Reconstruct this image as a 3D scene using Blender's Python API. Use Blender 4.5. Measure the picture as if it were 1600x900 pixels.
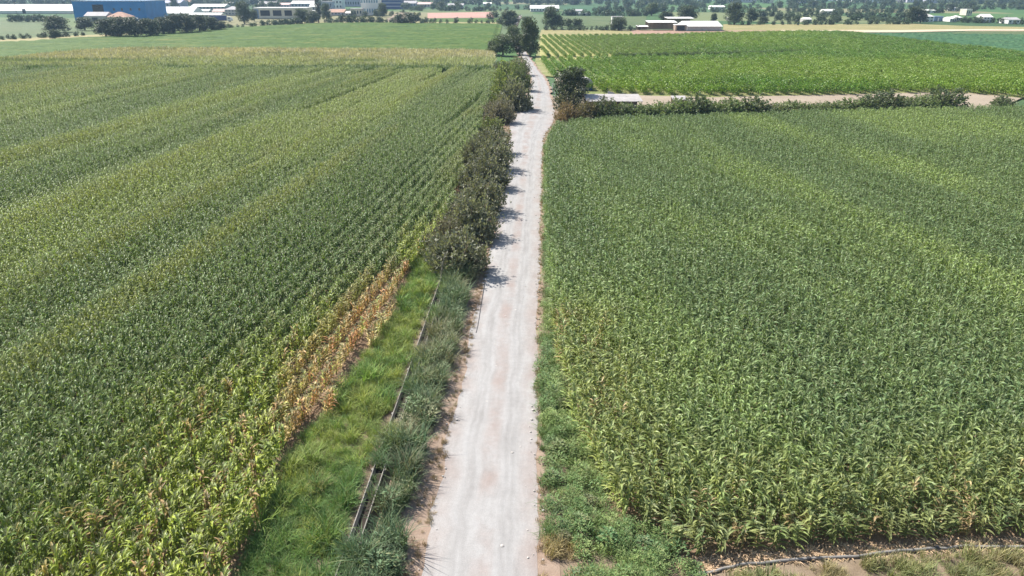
import bpy, math, random
import numpy as np
from mathutils import Vector

for o in list(bpy.data.objects): bpy.data.objects.remove(o)
scene = bpy.context.scene
C = scene.collection
R = math.radians

# ------------------------------------------------------------------ camera
CAM_H = 20.0; PITCH = R(22.2); FPX = 1150.0
cam = bpy.data.cameras.new('camera'); cam_o = bpy.data.objects.new('camera', cam); C.objects.link(cam_o)
cam_o.location = (0, 0, CAM_H); cam_o.rotation_euler = (R(90) - PITCH, 0, 0)
cam.sensor_width = 36; cam.lens = FPX / 1600 * 36; cam.clip_start = .5; cam.clip_end = 20000
scene.camera = cam_o

# ------------------------------------------------------------------ light
SUN_DIR = Vector((-.82, .57, 0)).normalized()      # towards the sun, on the ground
SUN_EL = R(49)
world = bpy.data.worlds.new('World'); scene.world = world; world.use_nodes = True
wn = world.node_tree.nodes; wl = world.node_tree.links
sky = wn.new('ShaderNodeTexSky'); sky.sky_type = 'NISHITA'; sky.sun_disc = False
sky.sun_elevation = SUN_EL; sky.sun_rotation = math.atan2(SUN_DIR.x, SUN_DIR.y)
sky.air_density = 1.3; sky.dust_density = 1.6
bg = wn['Background']; bg.inputs['Strength'].default_value = .095
wl.new(sky.outputs[0], bg.inputs['Color'])
sun = bpy.data.lights.new('sun', 'SUN'); sun.energy = 5.0; sun.angle = R(.5); sun.color = (1, .95, .87)
sun_o = bpy.data.objects.new('sun', sun); C.objects.link(sun_o)
sd = Vector((SUN_DIR.x * math.cos(SUN_EL), SUN_DIR.y * math.cos(SUN_EL), math.sin(SUN_EL)))
sun_o.rotation_euler = (-sd).to_track_quat('-Z', 'Y').to_euler(); sun_o.location = (-60, 40, 90)
scene.view_settings.view_transform = 'Standard'; scene.view_settings.look = 'None'
scene.view_settings.gamma = 1; scene.view_settings.exposure = 0.8
scene.render.engine = 'CYCLES'
scene.cycles.max_bounces = 6; scene.cycles.diffuse_bounces = 3; scene.cycles.volume_bounces = 0

# ------------------------------------------------------------------ helpers
cth, sth = math.cos(PITCH), math.sin(PITCH)
def G(px, py, z=0.0):
    """ground position (at height z) of a point measured on the photograph"""
    u = (px - 800) / FPX; v = (450 - py) / FPX
    dx, dy, dz = u, cth + v * sth, -sth + v * cth
    t = (z - CAM_H) / dz
    return Vector((dx * t, dy * t, z))
def depth(p): return p[1] * cth - (p[2] - CAM_H) * sth
def P(p):
    x, y, z = p[0], p[1], p[2] - CAM_H
    d = y * cth - z * sth
    return 800 + FPX * x / d, 450 - FPX * (y * sth + z * cth) / d
def inframe(P3, m=110):
    x, y, z = P3[:, 0], P3[:, 1], P3[:, 2] - CAM_H
    d = y * cth - z * sth
    px = 800 + FPX * x / d; py = 450 - FPX * (y * sth + z * cth) / d
    return (d > 5) & (px > -m) & (px < 1600 + m) & (py < 900 + m * 1.1)
def inpoly(xy, poly):
    x, y = xy[:, 0], xy[:, 1]; c = np.zeros(len(xy), bool)
    n = len(poly); j = n - 1
    for i in range(n):
        xi, yi = poly[i][0], poly[i][1]; xj, yj = poly[j][0], poly[j][1]
        if yi != yj:
            c ^= ((yi > y) != (yj > y)) & (x < (xj - xi) * (y - yi) / (yj - yi) + xi)
        j = i
    return c
_tab = np.random.RandomState(7).rand(256, 256)
def vnoise(x, y, s=0):
    x = np.asarray(x, float) + s * 17.31; y = np.asarray(y, float) + s * 9.77
    xi = np.floor(x).astype(int); yi = np.floor(y).astype(int); fx = x - xi; fy = y - yi
    fx = fx * fx * (3 - 2 * fx); fy = fy * fy * (3 - 2 * fy)
    a = _tab[xi & 255, yi & 255]; b = _tab[(xi + 1) & 255, yi & 255]
    c = _tab[xi & 255, (yi + 1) & 255]; d = _tab[(xi + 1) & 255, (yi + 1) & 255]
    return (a * (1 - fx) + b * fx) * (1 - fy) + (c * (1 - fx) + d * fx) * fy
def fbm(x, y, s=0, o=3):
    t = 0; a = .5; w = 0
    for k in range(o):
        t = t + a * vnoise(x * 2 ** k, y * 2 ** k, s + k * 5); w += a; a *= .5
    return t / w
def sstep(a, b, x): t = np.clip((x - a) / (b - a), 0, 1); return t * t * (3 - 2 * t)

class MB:
    def __init__(s): s.v = []; s.f = []; s.m = []
    def add(s, vs, fs, mi=0):
        o = len(s.v); s.v += [tuple(p) for p in vs]; s.f += [tuple(i + o for i in f) for f in fs]; s.m += [mi] * len(fs)
    def box(s, x0, x1, y0, y1, z0, z1, mi=0):
        s.add([(x0,y0,z0),(x1,y0,z0),(x1,y1,z0),(x0,y1,z0),(x0,y0,z1),(x1,y0,z1),(x1,y1,z1),(x0,y1,z1)],
              [(0,3,2,1),(4,5,6,7),(0,1,5,4),(1,2,6,5),(2,3,7,6),(3,0,4,7)], mi)
    def tube(s, pts, rad, n=6, mi=0, cap=True):
        pts = [Vector(p) for p in pts]; vs = []; fs = []
        for i, p in enumerate(pts):
            d = (pts[min(i+1, len(pts)-1)] - pts[max(i-1, 0)]).normalized()
            a = d.cross(Vector((.31, .95, .07))).normalized(); b = d.cross(a)
            r = rad[i] if hasattr(rad, '__len__') else rad
            vs += [p + (a * math.cos(k*2*math.pi/n) + b * math.sin(k*2*math.pi/n)) * r for k in range(n)]
        for i in range(len(pts)-1):
            for k in range(n):
                fs.append((i*n+k, i*n+(k+1)%n, (i+1)*n+(k+1)%n, (i+1)*n+k))
        if cap: fs += [tuple(range(n-1, -1, -1)), tuple(range((len(pts)-1)*n, len(pts)*n))]
        s.add(vs, fs, mi)
    def join(s, other, mi=None):
        o = len(s.v); s.v += other.v; s.f += [tuple(i + o for i in f) for f in other.f]
        s.m += other.m if mi is None else [mi] * len(other.m)
    def mesh(s, name, mats, smooth=False):
        me = bpy.data.meshes.new(name); me.from_pydata(s.v, [], s.f)
        for m in (mats if isinstance(mats, (list, tuple)) else [mats]): me.materials.append(m)
        me.polygons.foreach_set('material_index', s.m)
        if smooth: me.polygons.foreach_set('use_smooth', [True] * len(s.f))
        me.update(); return me
def link(name, me, parent=None, loc=None):
    o = bpy.data.objects.new(name, me); C.objects.link(o)
    if parent: o.parent = parent
    if loc is not None: o.location = loc
    return o
def tag(o, label, cat, group=None, kind=None):
    if label: o['label'] = label
    if cat: o['category'] = cat
    if group: o['group'] = group
    if kind: o['kind'] = kind
    return o
def thing(name, label, cat, loc=(0,0,0), rz=0, group=None):
    o = bpy.data.objects.new(name, None); C.objects.link(o); o.location = loc; o.rotation_euler = (0,0,rz)
    o.empty_display_size = .2
    return tag(o, label, cat, group)

# ------------------------------------------------------------------ materials
class NT:
    def __init__(s, name):
        s.mat = bpy.data.materials.new(name); s.mat.use_nodes = True
        s.t = s.mat.node_tree; s.n = s.t.nodes; s.l = s.t.links
        s.b = s.n['Principled BSDF']; s.out = s.n['Material Output']
    def new(s, t, **k):
        n = s.n.new(t)
        for a, v in k.items(): setattr(n, a, v)
        return n
    def link(s, a, b): s.l.new(a, b)
    def pos(s, scale=(1,1,1), rot=(0,0,0)):
        g = s.new('ShaderNodeNewGeometry'); m = s.new('ShaderNodeMapping')
        m.inputs['Scale'].default_value = scale; m.inputs['Rotation'].default_value = rot
        s.link(g.outputs['Position'], m.inputs['Vector']); return m.outputs[0]
    def noise(s, vec, scale, detail=3, rough=.6):
        n = s.new('ShaderNodeTexNoise'); n.inputs['Scale'].default_value = scale
        n.inputs['Detail'].default_value = detail; n.inputs['Roughness'].default_value = rough
        s.link(vec, n.inputs['Vector']); return n.outputs['Fac']
    def ramp(s, fac, stops):
        r = s.new('ShaderNodeValToRGB'); e = r.color_ramp.elements
        while len(e) < len(stops): e.new(.5)
        for k, (p, c) in enumerate(stops):
            e[k].position = p; e[k].color = (*c, 1) if hasattr(c, '__len__') else (c, c, c, 1)
        s.link(fac, r.inputs[0]); return r.outputs[0]
    def mix(s, fac, a, b, mode='MIX'):
        m = s.new('ShaderNodeMix', data_type='RGBA', blend_type=mode)
        for sock, v in ((m.inputs[0], fac), (m.inputs[6], a), (m.inputs[7], b)):
            if hasattr(v, 'is_output'): s.link(v, sock)
            elif hasattr(v, '__len__'): sock.default_value = (*v, 1)
            else: sock.default_value = v
        return m.outputs[2]
    def bump(s, h, strength=.4, dist=.05):
        b = s.new('ShaderNodeBump'); b.inputs['Strength'].default_value = strength; b.inputs['Distance'].default_value = dist
        s.link(h, b.inputs['Height']); s.link(b.outputs[0], s.b.inputs['Normal'])
    def fin(s, col, rough=.85, spec=.25):
        if hasattr(col, 'is_output'): s.link(col, s.b.inputs['Base Color'])
        else: s.b.inputs['Base Color'].default_value = (*col, 1)
        s.b.inputs['Roughness'].default_value = rough; s.b.inputs['Specular IOR Level'].default_value = spec
        return s.mat

def flat(name, col, rough=.7, var=.15, scale=1.5, spec=.3):
    t = NT(name); f = t.noise(t.pos(), scale, 4)
    a = tuple(c * (1 - var) for c in col); b = tuple(min(1, c * (1 + var)) for c in col)
    return t.fin(t.ramp(f, [(.3, a), (.7, b)]), rough, spec)

def foliage(name, var=.5, yellow=(.30, .26, .07), yamt=.25, trans=.25, rough=.5, spec=.4):
    """leaf material; colour comes from the plant's own 'tint', varied leaf by leaf"""
    t = NT(name)
    at = t.new('ShaderNodeAttribute', attribute_type='INSTANCER', attribute_name='tint')
    g = t.new('ShaderNodeNewGeometry'); rnd = g.outputs['Random Per Island']
    br = t.new('ShaderNodeMapRange'); t.link(rnd, br.inputs[0]); br.inputs[3].default_value = 1 - var; br.inputs[4].default_value = 1 + var
    cm = t.new('ShaderNodeVectorMath', operation='SCALE'); t.link(at.outputs['Vector'], cm.inputs[0]); t.link(br.outputs[0], cm.inputs['Scale'])
    w = t.new('ShaderNodeMath', operation='MULTIPLY'); t.link(rnd, w.inputs[0]); w.inputs[1].default_value = 7.13
    fr = t.new('ShaderNodeMath', operation='FRACT'); t.link(w.outputs[0], fr.inputs[0])
    pw = t.new('ShaderNodeMath', operation='POWER'); t.link(fr.outputs[0], pw.inputs[0]); pw.inputs[1].default_value = 4
    ym = t.new('ShaderNodeMath', operation='MULTIPLY'); t.link(pw.outputs[0], ym.inputs[0]); ym.inputs[1].default_value = yamt
    col = t.mix(ym.outputs[0], cm.outputs[0], yellow)
    t.fin(col, rough, spec)
    tr = t.new('ShaderNodeBsdfTranslucent'); t.link(t.mix(1.0, col, (1.15, 1.2, .6), 'MULTIPLY'), tr.inputs['Color'])
    ms = t.new('ShaderNodeMixShader'); ms.inputs[0].default_value = trans
    t.link(t.b.outputs[0], ms.inputs[1]); t.link(tr.outputs[0], ms.inputs[2]); t.link(ms.outputs[0], t.out.inputs['Surface'])
    return t.mat

M = {}
M['maize_leaf'] = foliage('maize_leaf', .5, (.36, .35, .10), .25, .28, .46, .36)
M['maize_stalk'] = flat('maize_stalk', (.20, .22, .09), .6)
M['tassel'] = flat('tassel', (.35, .36, .19), .8)
M['grass'] = foliage('grass_blade', .35, (.36, .30, .14), .5, .2, .55, .3)
M['shrub_leaf'] = foliage('shrub_leaf', .5, (.30, .27, .17), .6, .3, .55, .3)
M['tree_leaf'] = foliage('tree_leaf', .45, (.16, .17, .06), .4, .2, .5, .35)
M['vine_leaf'] = foliage('vine_leaf', .35, (.36, .36, .07), .5, .3, .5, .35)
M['bark'] = flat('bark', (.16, .12, .09), .9, .35, 6)
M['twig'] = flat('twig', (.20, .16, .12), .9, .3, 6)

def soil_mat(name, a, b, scale=.8, bumpy=.5):
    t = NT(name); p = t.pos()
    f = t.noise(p, scale, 5, .65); f2 = t.noise(p, scale * 14, 3)
    c = t.ramp(f, [(.3, a), (.7, b)])
    c = t.mix(.45, c, t.ramp(f2, [(.3, .55), (.7, 1.1)]), 'MULTIPLY')
    t.bump(f2, bumpy, .04); return t.fin(c, .95, .1)
M['soil'] = soil_mat('field_soil', (.19, .13, .085), (.30, .21, .14))
M['verge_soil'] = soil_mat('verge_soil', (.19, .145, .10), (.29, .225, .165), 1.1)
M['shoulder'] = soil_mat('shoulder_soil', (.26, .185, .14), (.36, .28, .22), 1.4)
M['sand'] = soil_mat('sand', (.29, .235, .18), (.36, .30, .235), .15)
M['track'] = soil_mat('track_sand', (.50, .40, .28), (.60, .50, .38), .1)

def crop_mat(name, cols, scale=.06, fine=2.0, stripe=None, bumpy=.8):
    t = NT(name); p = t.pos()
    f = t.noise(t.pos((1, 2.2, 1)), scale, 4, .6); f2 = t.noise(p, fine, 3, .7)
    n = len(cols) - 1
    c = t.ramp(f, [(.28 + .44 * k / n, cols[k]) for k in range(n + 1)])
    c = t.mix(.8, c, t.ramp(f2, [(.3, .55), (.7, 1.35)]), 'MULTIPLY')
    t.bump(f2, bumpy, .25); return t.fin(c, .8, .2)
M['green_crop'] = crop_mat('green_crop', cols=[(.03, .066, .008), (.055, .108, .012), (.075, .125, .016), (.14, .15, .03)])
M['pale_crop'] = crop_mat('pale_crop', [(.06, .10, .035), (.095, .13, .05), (.14, .15, .07)])
M['teal_crop'] = crop_mat('teal_crop', [(.03, .085, .035), (.045, .11, .045), (.07, .13, .05)])
M['ochre_grass'] = crop_mat('ochre_grass', [(.20, .19, .08), (.28, .25, .11), (.34, .28, .14)])
M['brown_soil'] = crop_mat('brown_soil', [(.27, .17, .12), (.34, .22, .16), (.36, .26, .18)])
M['red_soil'] = crop_mat('red_soil', [(.36, .19, .15), (.44, .25, .20), (.40, .30, .24)])
M['vine_floor'] = crop_mat('vine_floor', [(.15, .19, .06), (.22, .23, .09), (.32, .28, .16)], .1)

M['vine_gap'] = crop_mat('vine_gap', [(.26, .27, .09), (.34, .32, .12), (.40, .36, .18)], .1)
# plain beyond: patchwork of plots
t = NT('plain'); v = t.new('ShaderNodeTexVoronoi', distance='CHEBYCHEV'); v.inputs['Scale'].default_value = 1
t.link(t.pos((1/150, 1/260, 1), (0, 0, .12)), v.inputs['Vector'])
sep = t.new('ShaderNodeSeparateColor'); t.link(v.outputs['Color'], sep.inputs[0])
c = t.ramp(sep.outputs[0], [(.0, (.05, .12, .04)), (.25, (.09, .17, .055)), (.45, (.055, .11, .045)), (.6, (.15, .19, .08)), (.75, (.08, .15, .07)), (.9, (.26, .23, .13)), (1, (.10, .18, .06))])
f2 = t.noise(t.pos(), .5, 4, .7)
c = t.mix(.6, c, t.ramp(f2, [(.3, .45), (.7, 1.05)]), 'MULTIPLY')
M['plain'] = t.fin(c, .9, .15)

# road: pale crushed gravel, two smoother wheel tracks, earthy crown
t = NT('road_gravel')
uv = t.new('ShaderNodeUVMap', uv_map='UVMap'); sx = t.new('ShaderNodeSeparateXYZ'); t.link(uv.outputs[0], sx.inputs[0])
mp = t.new('ShaderNodeMapping'); mp.inputs['Scale'].default_value = (2.0, .16, 1); t.link(uv.outputs[0], mp.inputs['Vector'])
streak = t.noise(mp.outputs[0], 2.2, 5, .6)
p = t.pos(); blotch = t.noise(p, .35, 4, .6); fine = t.noise(p, 22, 3, .7); mid = t.noise(p, 3.0, 4, .65)
c = t.ramp(streak, [(.3, (.285, .274, .266)), (.5, (.33, .32, .312)), (.7, (.365, .358, .352))])
ab = t.new('ShaderNodeMath', operation='ABSOLUTE'); t.link(sx.outputs[0], ab.inputs[0])
crown = t.ramp(ab.outputs[0], [(.0, 1), (.13, .75), (.24, 0), (.55, 0), (.72, .5), (1, 1)])
rut = t.ramp(ab.outputs[0], [(.27, 1), (.34, .90), (.42, .97), (.48, .91), (.56, 1), (.85, 1.04)])
c = t.mix(1.0, c, rut, 'MULTIPLY')
bl = t.ramp(blotch, [(.36, 0), (.62, 1)])
cf = t.new('ShaderNodeMath', operation='MULTIPLY'); t.link(crown, cf.inputs[0]); t.link(bl, cf.inputs[1])
cf2 = t.new('ShaderNodeMath', operation='MULTIPLY'); t.link(cf.outputs[0], cf2.inputs[0]); cf2.inputs[1].default_value = .75
c = t.mix(cf2.outputs[0], c, (.285, .225, .20))
c = t.mix(.5, c, t.ramp(fine, [(.28, .72), (.72, 1.18)]), 'MULTIPLY')
c = t.mix(.35, c, t.ramp(mid, [(.3, .8), (.7, 1.12)]), 'MULTIPLY')
t.bump(fine, .5, .02); M['road'] = t.fin(c, .95, .15)

def sheet(name, poly, m, z, px=True, kind='structure'):
    pts = [G(x, y) if px else Vector((x, y, 0)) for x, y in poly]
    me = bpy.data.meshes.new(name); me.from_pydata([(p.x, p.y, z) for p in pts], [], [tuple(range(len(pts)))])
    me.materials.append(m); o = link(name, me); o['kind'] = kind
    if me.polygons[0].normal.z < 0: me.flip_normals()
    return o

# ------------------------------------------------------------------ the ground
sheet('ground', [(-4200, -250), (4200, -250), (4200, 6200), (-4200, 6200)], M['plain'], -.30, False)

LC = [(-260, 1010), (340, 1010), (378, 894), (436, 761), (462, 698), (517, 646), (535, 608), (564, 565), (605, 507), (634, 450), (644, 418), (678, 365), (710, 320), (730, 262), (747, 215), (763, 168), (775, 132), (781, 119), (400, 117), (0, 116), (-300, 114)]
RC = [(1930, 850), (1600, 838), (1450, 846), (1330, 852), (1200, 862), (1075, 872), (1030, 838), (965, 815), (940, 760), (905, 690), (875, 600), (866, 540), (858, 430), (853, 300), (855, 226), (872, 206), (1000, 199), (1200, 192), (1400, 186), (1600, 183), (1900, 178)]
LCw = [G(*p) for p in LC]; RCw = [G(*p) for p in RC]
sheet('left_field_soil', [(p.x, p.y) for p in LCw], M['soil'], -.008, False)
sheet('right_field_soil', [(p.x, p.y) for p in RCw], M['soil'], -.008, False)
sheet('verge_ground', [(-5.5 * 7, -20), (60, -20), (60, 30), (10, 60), (9, 130), (20, 150), (-2, 150), (-10, 118), (-13, 60), (-20, 20)], M['verge_soil'], -.016, False)

ROAD = [  # left, right edge of the gravel measured on the ground, near to far
    ((-4.6, -40), (-.4, -40)), ((-3.75, 10), (.75, 10))]
ROAD = [(Vector((*a, 0)), Vector((*b, 0))) for a, b in ROAD]
for l, r in [((655, 900), (845, 900)), ((672, 800), (843, 800)), ((694, 700), (839, 700)), ((718, 600), (838, 600)), ((733, 540), (839, 540)), ((746, 480), (840, 480)), ((758, 430), (843, 430)), ((771, 370), (844, 370)), ((783, 300), (846, 300)), ((791, 250), (846, 250)), ((797, 212), (850, 212)), ((795, 196), (862, 196)), ((800, 182), (868, 182)), ((813, 168), (865, 168)), ((824, 152), (860, 152)), ((830, 138), (858, 138)), ((831, 124), (852, 124)), ((827, 113), (843, 113)), ((821, 100), (834, 100)), ((813, 84), (823, 84)), ((806, 68), (813, 68)), ((801, 54), (807, 54)), ((800, 44), (805, 44)), ((806, 34), (810, 34)), ((812, 24), (815, 24))]:
    ROAD.append((G(*l), G(*r)))
def resample(seq, step=.45):
    out = []
    for (a, b), (c, d) in zip(seq[:-1], seq[1:]):
        n = max(1, min(70, int((c - a).length / step)))
        for k in range(n): out.append((a.lerp(c, k / n), b.lerp(d, k / n)))
    out.append(seq[-1]); return out
def strip(name, seq, m, z, off=(0, 0), wob=.12, nl=8, seed=1):
    vs = []; fs = []; uvs = []; dist = 0; prev = None
    for i, (a, b) in enumerate(seq):
        ax = (b - a).normalized(); mid = (a + b) / 2
        if prev is not None: dist += (mid - prev).length
        prev = mid
        s = .35 + .65 * min(1, 60 / max(20, mid.y))
        wl_ = (float(fbm(dist * .45, 3.1, seed)) - .5) * wob * 4 + (float(fbm(dist * 2.1, 5.3, seed)) - .5) * wob * 1.6; wr = (float(fbm(dist * .45, 8.7, seed + 3)) - .5) * wob * 4 + (float(fbm(dist * 2.1, 1.9, seed)) - .5) * wob * 1.6
        aa = a - ax * (off[0] + wl_); bb = b + ax * (off[1] + wr)
        for k in range(nl + 1):
            q = aa.lerp(bb, k / nl); u = k / nl * 2 - 1
            zz = z + (.05 * (1 - u * u) if off == (0, 0) else 0) - (.02 if off == (0, 0) and .3 < abs(u) < .6 else 0) * 0
            vs.append((q.x, q.y, zz)); uvs.append((u, dist))
    w = nl + 1
    for i in range(len(seq) - 1):
        for k in range(nl): fs.append((i*w+k, i*w+k+1, (i+1)*w+k+1, (i+1)*w+k))
    me = bpy.data.meshes.new(name); me.from_pydata(vs, [], fs); me.materials.append(m)
    ul = me.uv_layers.new(name='UVMap')
    for lp in me.loops: ul.data[lp.index].uv = uvs[lp.vertex_index]
    o = link(name, me); o['kind'] = 'structure'; return o
RS = resample(ROAD)
strip('road', RS, M['road'], .006, (0, 0), .14)
strip('road_shoulder', RS, M['shoulder'], .0, (.95, .45), .35, 4, 5)
# side track joining from the right, sandy yard between hedge and vineyard
sheet('side_track', [(855, 200), (872, 196), (985, 184), (990, 181), (880, 184), (866, 176), (850, 190)], M['shoulder'], -.003)
sheet('yard', [(862, 178), (874, 140), (866, 122), (878, 118), (900, 146), (1110, 152), (1330, 147), (1492, 143), (1596, 153), (1560, 170), (1000, 186), (880, 184)], M['sand'], -.012)
sheet('vineyard_floor', [(846, 118), (836, 96), (843, 54), (1000, 54), (1250, 49), (1320, 50), (1500, 74), (1640, 90), (1720, 152), (1596, 153), (1492, 143), (1330, 147), (1110, 152), (900, 146), (870, 120)], M['vine_floor'], -.05)
sheet('upper_vineyard_floor', [(843, 93.5), (845, 54.5), (1000, 54.5), (1105, 53.5), (1130, 90)], M['vine_gap'], -.045)
sheet('teal_field', [(1310, 51), (1680, 54), (1680, 94), (1500, 75)], M['teal_crop'], -.10)
sheet('sand_track', [(1220, 46.5), (1400, 46.5), (1520, 45), (1680, 45), (1680, 48), (1520, 47.5), (1400, 50), (1220, 50)], M['track'], -.12)
sheet('ochre_field', [(1130, 37.5), (1420, 36.5), (1510, 40), (1680, 43), (1680, 45), (1520, 45), (1400, 46.5), (1130, 47)], M['ochre_grass'], -.14)
sheet('far_verge', [(1500, 49), (1680, 50), (1680, 55), (1480, 52)], M['pale_crop'], -.09)
sheet('brown_yard', [(985, 46), (1220, 46), (1250, 50), (1120, 52), (990, 53)], M['brown_soil'], -.15)
sheet('straw_strip', [(846, 46), (990, 46), (1000, 54), (843, 54)], M['ochre_grass'], -.16)
sheet('pale_field', [(875, 24.5), (1010, 25), (1010, 38), (870, 42)], M['pale_crop'], -.18)
sheet('green_plot', [(880, 10), (980, 9), (980, 24), (880, 24)], M['teal_crop'], -.2)
sheet('red_plot', [(668, 20), (770, 18), (772, 27), (668, 28)], M['red_soil'], -.2)
sheet('bright_strip', [(672, 28.5), (785, 28), (785, 34.5), (672, 34.5)], M['green_crop'], -.18)
sheet('meadow', [(-200, 34), (75, 30), (130, 45), (140, 57), (0, 64), (-200, 70)], M['pale_crop'], -.18)
sheet('ditch_bank', [(-200, 66), (0, 61), (130, 54), (340, 45), (480, 34), (780, 34), (780, 40), (480, 40), (300, 49), (130, 60), (0, 68), (-200, 76)], M['ochre_grass'], -.16)

# low green crop far left: a real canopy with uneven top
def canopy(name, poly, m, z0, h, step, amp, seed, fr=.5):
    pts = [G(*p) for p in poly]; xs = [p.x for p in pts]; ys = [p.y for p in pts]
    nx = int((max(xs) - min(xs)) / step[0]); ny = int((max(ys) - min(ys)) / step[1])
    gx, gy = np.meshgrid(np.linspace(min(xs), max(xs), nx), np.linspace(min(ys), max(ys), ny))
    f = np.stack([gx.ravel(), gy.ravel()], 1); ok = inpoly(f, pts).reshape(ny, nx)
    rs = np.random.RandomState(seed)
    z = z0 + h * (.75 + .5 * fbm(gx * .08, gy * .08, seed)) + amp * (rs.rand(ny, nx) - .5)
    edge = ok & np.roll(ok, 1, 0) & np.roll(ok, -1, 0) & np.roll(ok, 1, 1) & np.roll(ok, -1, 1)
    z = np.where(edge, z, z0)
    vs = np.stack([gx, gy, z], -1).reshape(-1, 3)
    idx = np.arange(nx * ny).reshape(ny, nx)
    q = ok[:-1, :-1] | ok[1:, :-1] | ok[:-1, 1:] | ok[1:, 1:]
    fs = np.stack([idx[:-1, :-1][q], idx[:-1, 1:][q], idx[1:, 1:][q], idx[1:, :-1][q]], 1)
    used = np.unique(fs); rem = -np.ones(nx * ny, int); rem[used] = np.arange(len(used))
    me = bpy.data.meshes.new(name); me.from_pydata(vs[used].tolist(), [], rem[fs].tolist()); me.materials.append(m)
    return link(name, me)
gc = canopy('green_crop', [(-200, 110), (0, 94), (100, 84), (200, 77.5), (770, 80.5), (785, 38), (600, 36), (500, 36.5), (400, 42), (300, 48), (180, 57), (130, 59.5), (0, 67), (-200, 77)], M['green_crop'], -.05, .5, (1.5, 1.8), .35, 3)
tag(gc, 'bright green low crop in the field before the hedges and factories', 'crop', kind='stuff')

tl = canopy('teal_crop', [(1318, 52), (1640, 55), (1640, 88), (1500, 75)], M['teal_crop'], -.09, .55, (1.2, 2.0), .6, 6)
tag(tl, 'bluish green low crop behind the right end of the vineyard', 'crop', kind='stuff')

# ------------------------------------------------------------------ scattering by geometry nodes
def scatter(name, pts, rot, scl, tint, idx, protos, label, cat):
    n = len(pts)
    me = bpy.data.meshes.new(name); me.vertices.add(n); me.vertices.foreach_set('co', np.asarray(pts, np.float32).ravel())
    def at(nm, ty, key, arr):
        a = me.attributes.new(nm, ty, 'POINT'); a.data.foreach_set(key, np.ascontiguousarray(arr).ravel())
    at('rot', 'FLOAT_VECTOR', 'vector', rot.astype(np.float32)); at('scl', 'FLOAT_VECTOR', 'vector', scl.astype(np.float32))
    at('tint', 'FLOAT_VECTOR', 'vector', tint.astype(np.float32)); at('pick', 'INT', 'value', idx.astype(np.int32))
    col = bpy.data.collections.new(name + '_kinds')
    for k, pm in enumerate(protos):
        col.objects.link(bpy.data.objects.new('%s_kind_%02d' % (name, k), pm))
    ng = bpy.data.node_groups.new(name, 'GeometryNodeTree')
    ng.interface.new_socket('Geometry', in_out='INPUT', socket_type='NodeSocketGeometry')
    ng.interface.new_socket('Geometry', in_out='OUTPUT', socket_type='NodeSocketGeometry')
    N = ng.nodes; L = ng.links
    gi = N.new('NodeGroupInput'); go = N.new('NodeGroupOutput')
    m2p = N.new('GeometryNodeMeshToPoints'); L.new(gi.outputs[0], m2p.inputs['Mesh'])
    iop = N.new('GeometryNodeInstanceOnPoints'); L.new(m2p.outputs[0], iop.inputs['Points'])
    ci = N.new('GeometryNodeCollectionInfo'); ci.inputs['Collection'].default_value = col
    ci.inputs['Separate Children'].default_value = True; ci.inputs['Reset Children'].default_value = True
    L.new(ci.outputs[0], iop.inputs['Instance']); iop.inputs['Pick Instance'].default_value = True
    def na(nm, ty):
        q = N.new('GeometryNodeInputNamedAttribute'); q.data_type = ty; q.inputs['Name'].default_value = nm; return q.outputs['Attribute']
    L.new(na('pick', 'INT'), iop.inputs['Instance Index'])
    e2r = N.new('FunctionNodeEulerToRotation'); L.new(na('rot', 'FLOAT_VECTOR'), e2r.inputs[0]); L.new(e2r.outputs[0], iop.inputs['Rotation'])
    L.new(na('scl', 'FLOAT_VECTOR'), iop.inputs['Scale']); L.new(iop.outputs[0], go.inputs[0])
    o = link(name, me); md = o.modifiers.new('scatter', 'NODES'); md.node_group = ng
    return tag(o, label, cat, kind='stuff')

# ------------------------------------------------------------------ maize plants
def leaf_ribbon(mb, base, az, rise, length, width, droop, seg=5, fold=.25, rs=None, mi=0, twist=0):
    """one arching blade: a folded ribbon that rises, bends over and tapers"""
    d = Vector((math.cos(az), math.sin(az), 0)); side0 = Vector((-math.sin(az), math.cos(az), 0))
    p = Vector(base); ang = rise; vs = []; fs = []
    for i in range(seg + 1):
        t = i / seg; w = width * (.55 + .45 * math.sin(math.pi * min(1, t * 1.3))) * (1 - t ** 3) + .002
        up = Vector((0, 0, 1)) * math.cos(ang) - d * math.sin(ang)
        side = side0 * math.cos(twist * t) + up * math.sin(twist * t)
        vs += [p + side * w * .5 + up * fold * w, p, p - side * w * .5 + up * fold * w]
        p = p + (d * math.cos(ang) + Vector((0, 0, 1)) * math.sin(ang)) * (length / seg)
        ang -= droop / seg * (.5 + 1.1 * t)
    for i in range(seg):
        a = i * 3
        fs += [(a, a + 1, a + 4, a + 3), (a + 1, a + 2, a + 5, a + 4)]
    mb.add(vs, fs, mi)
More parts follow.
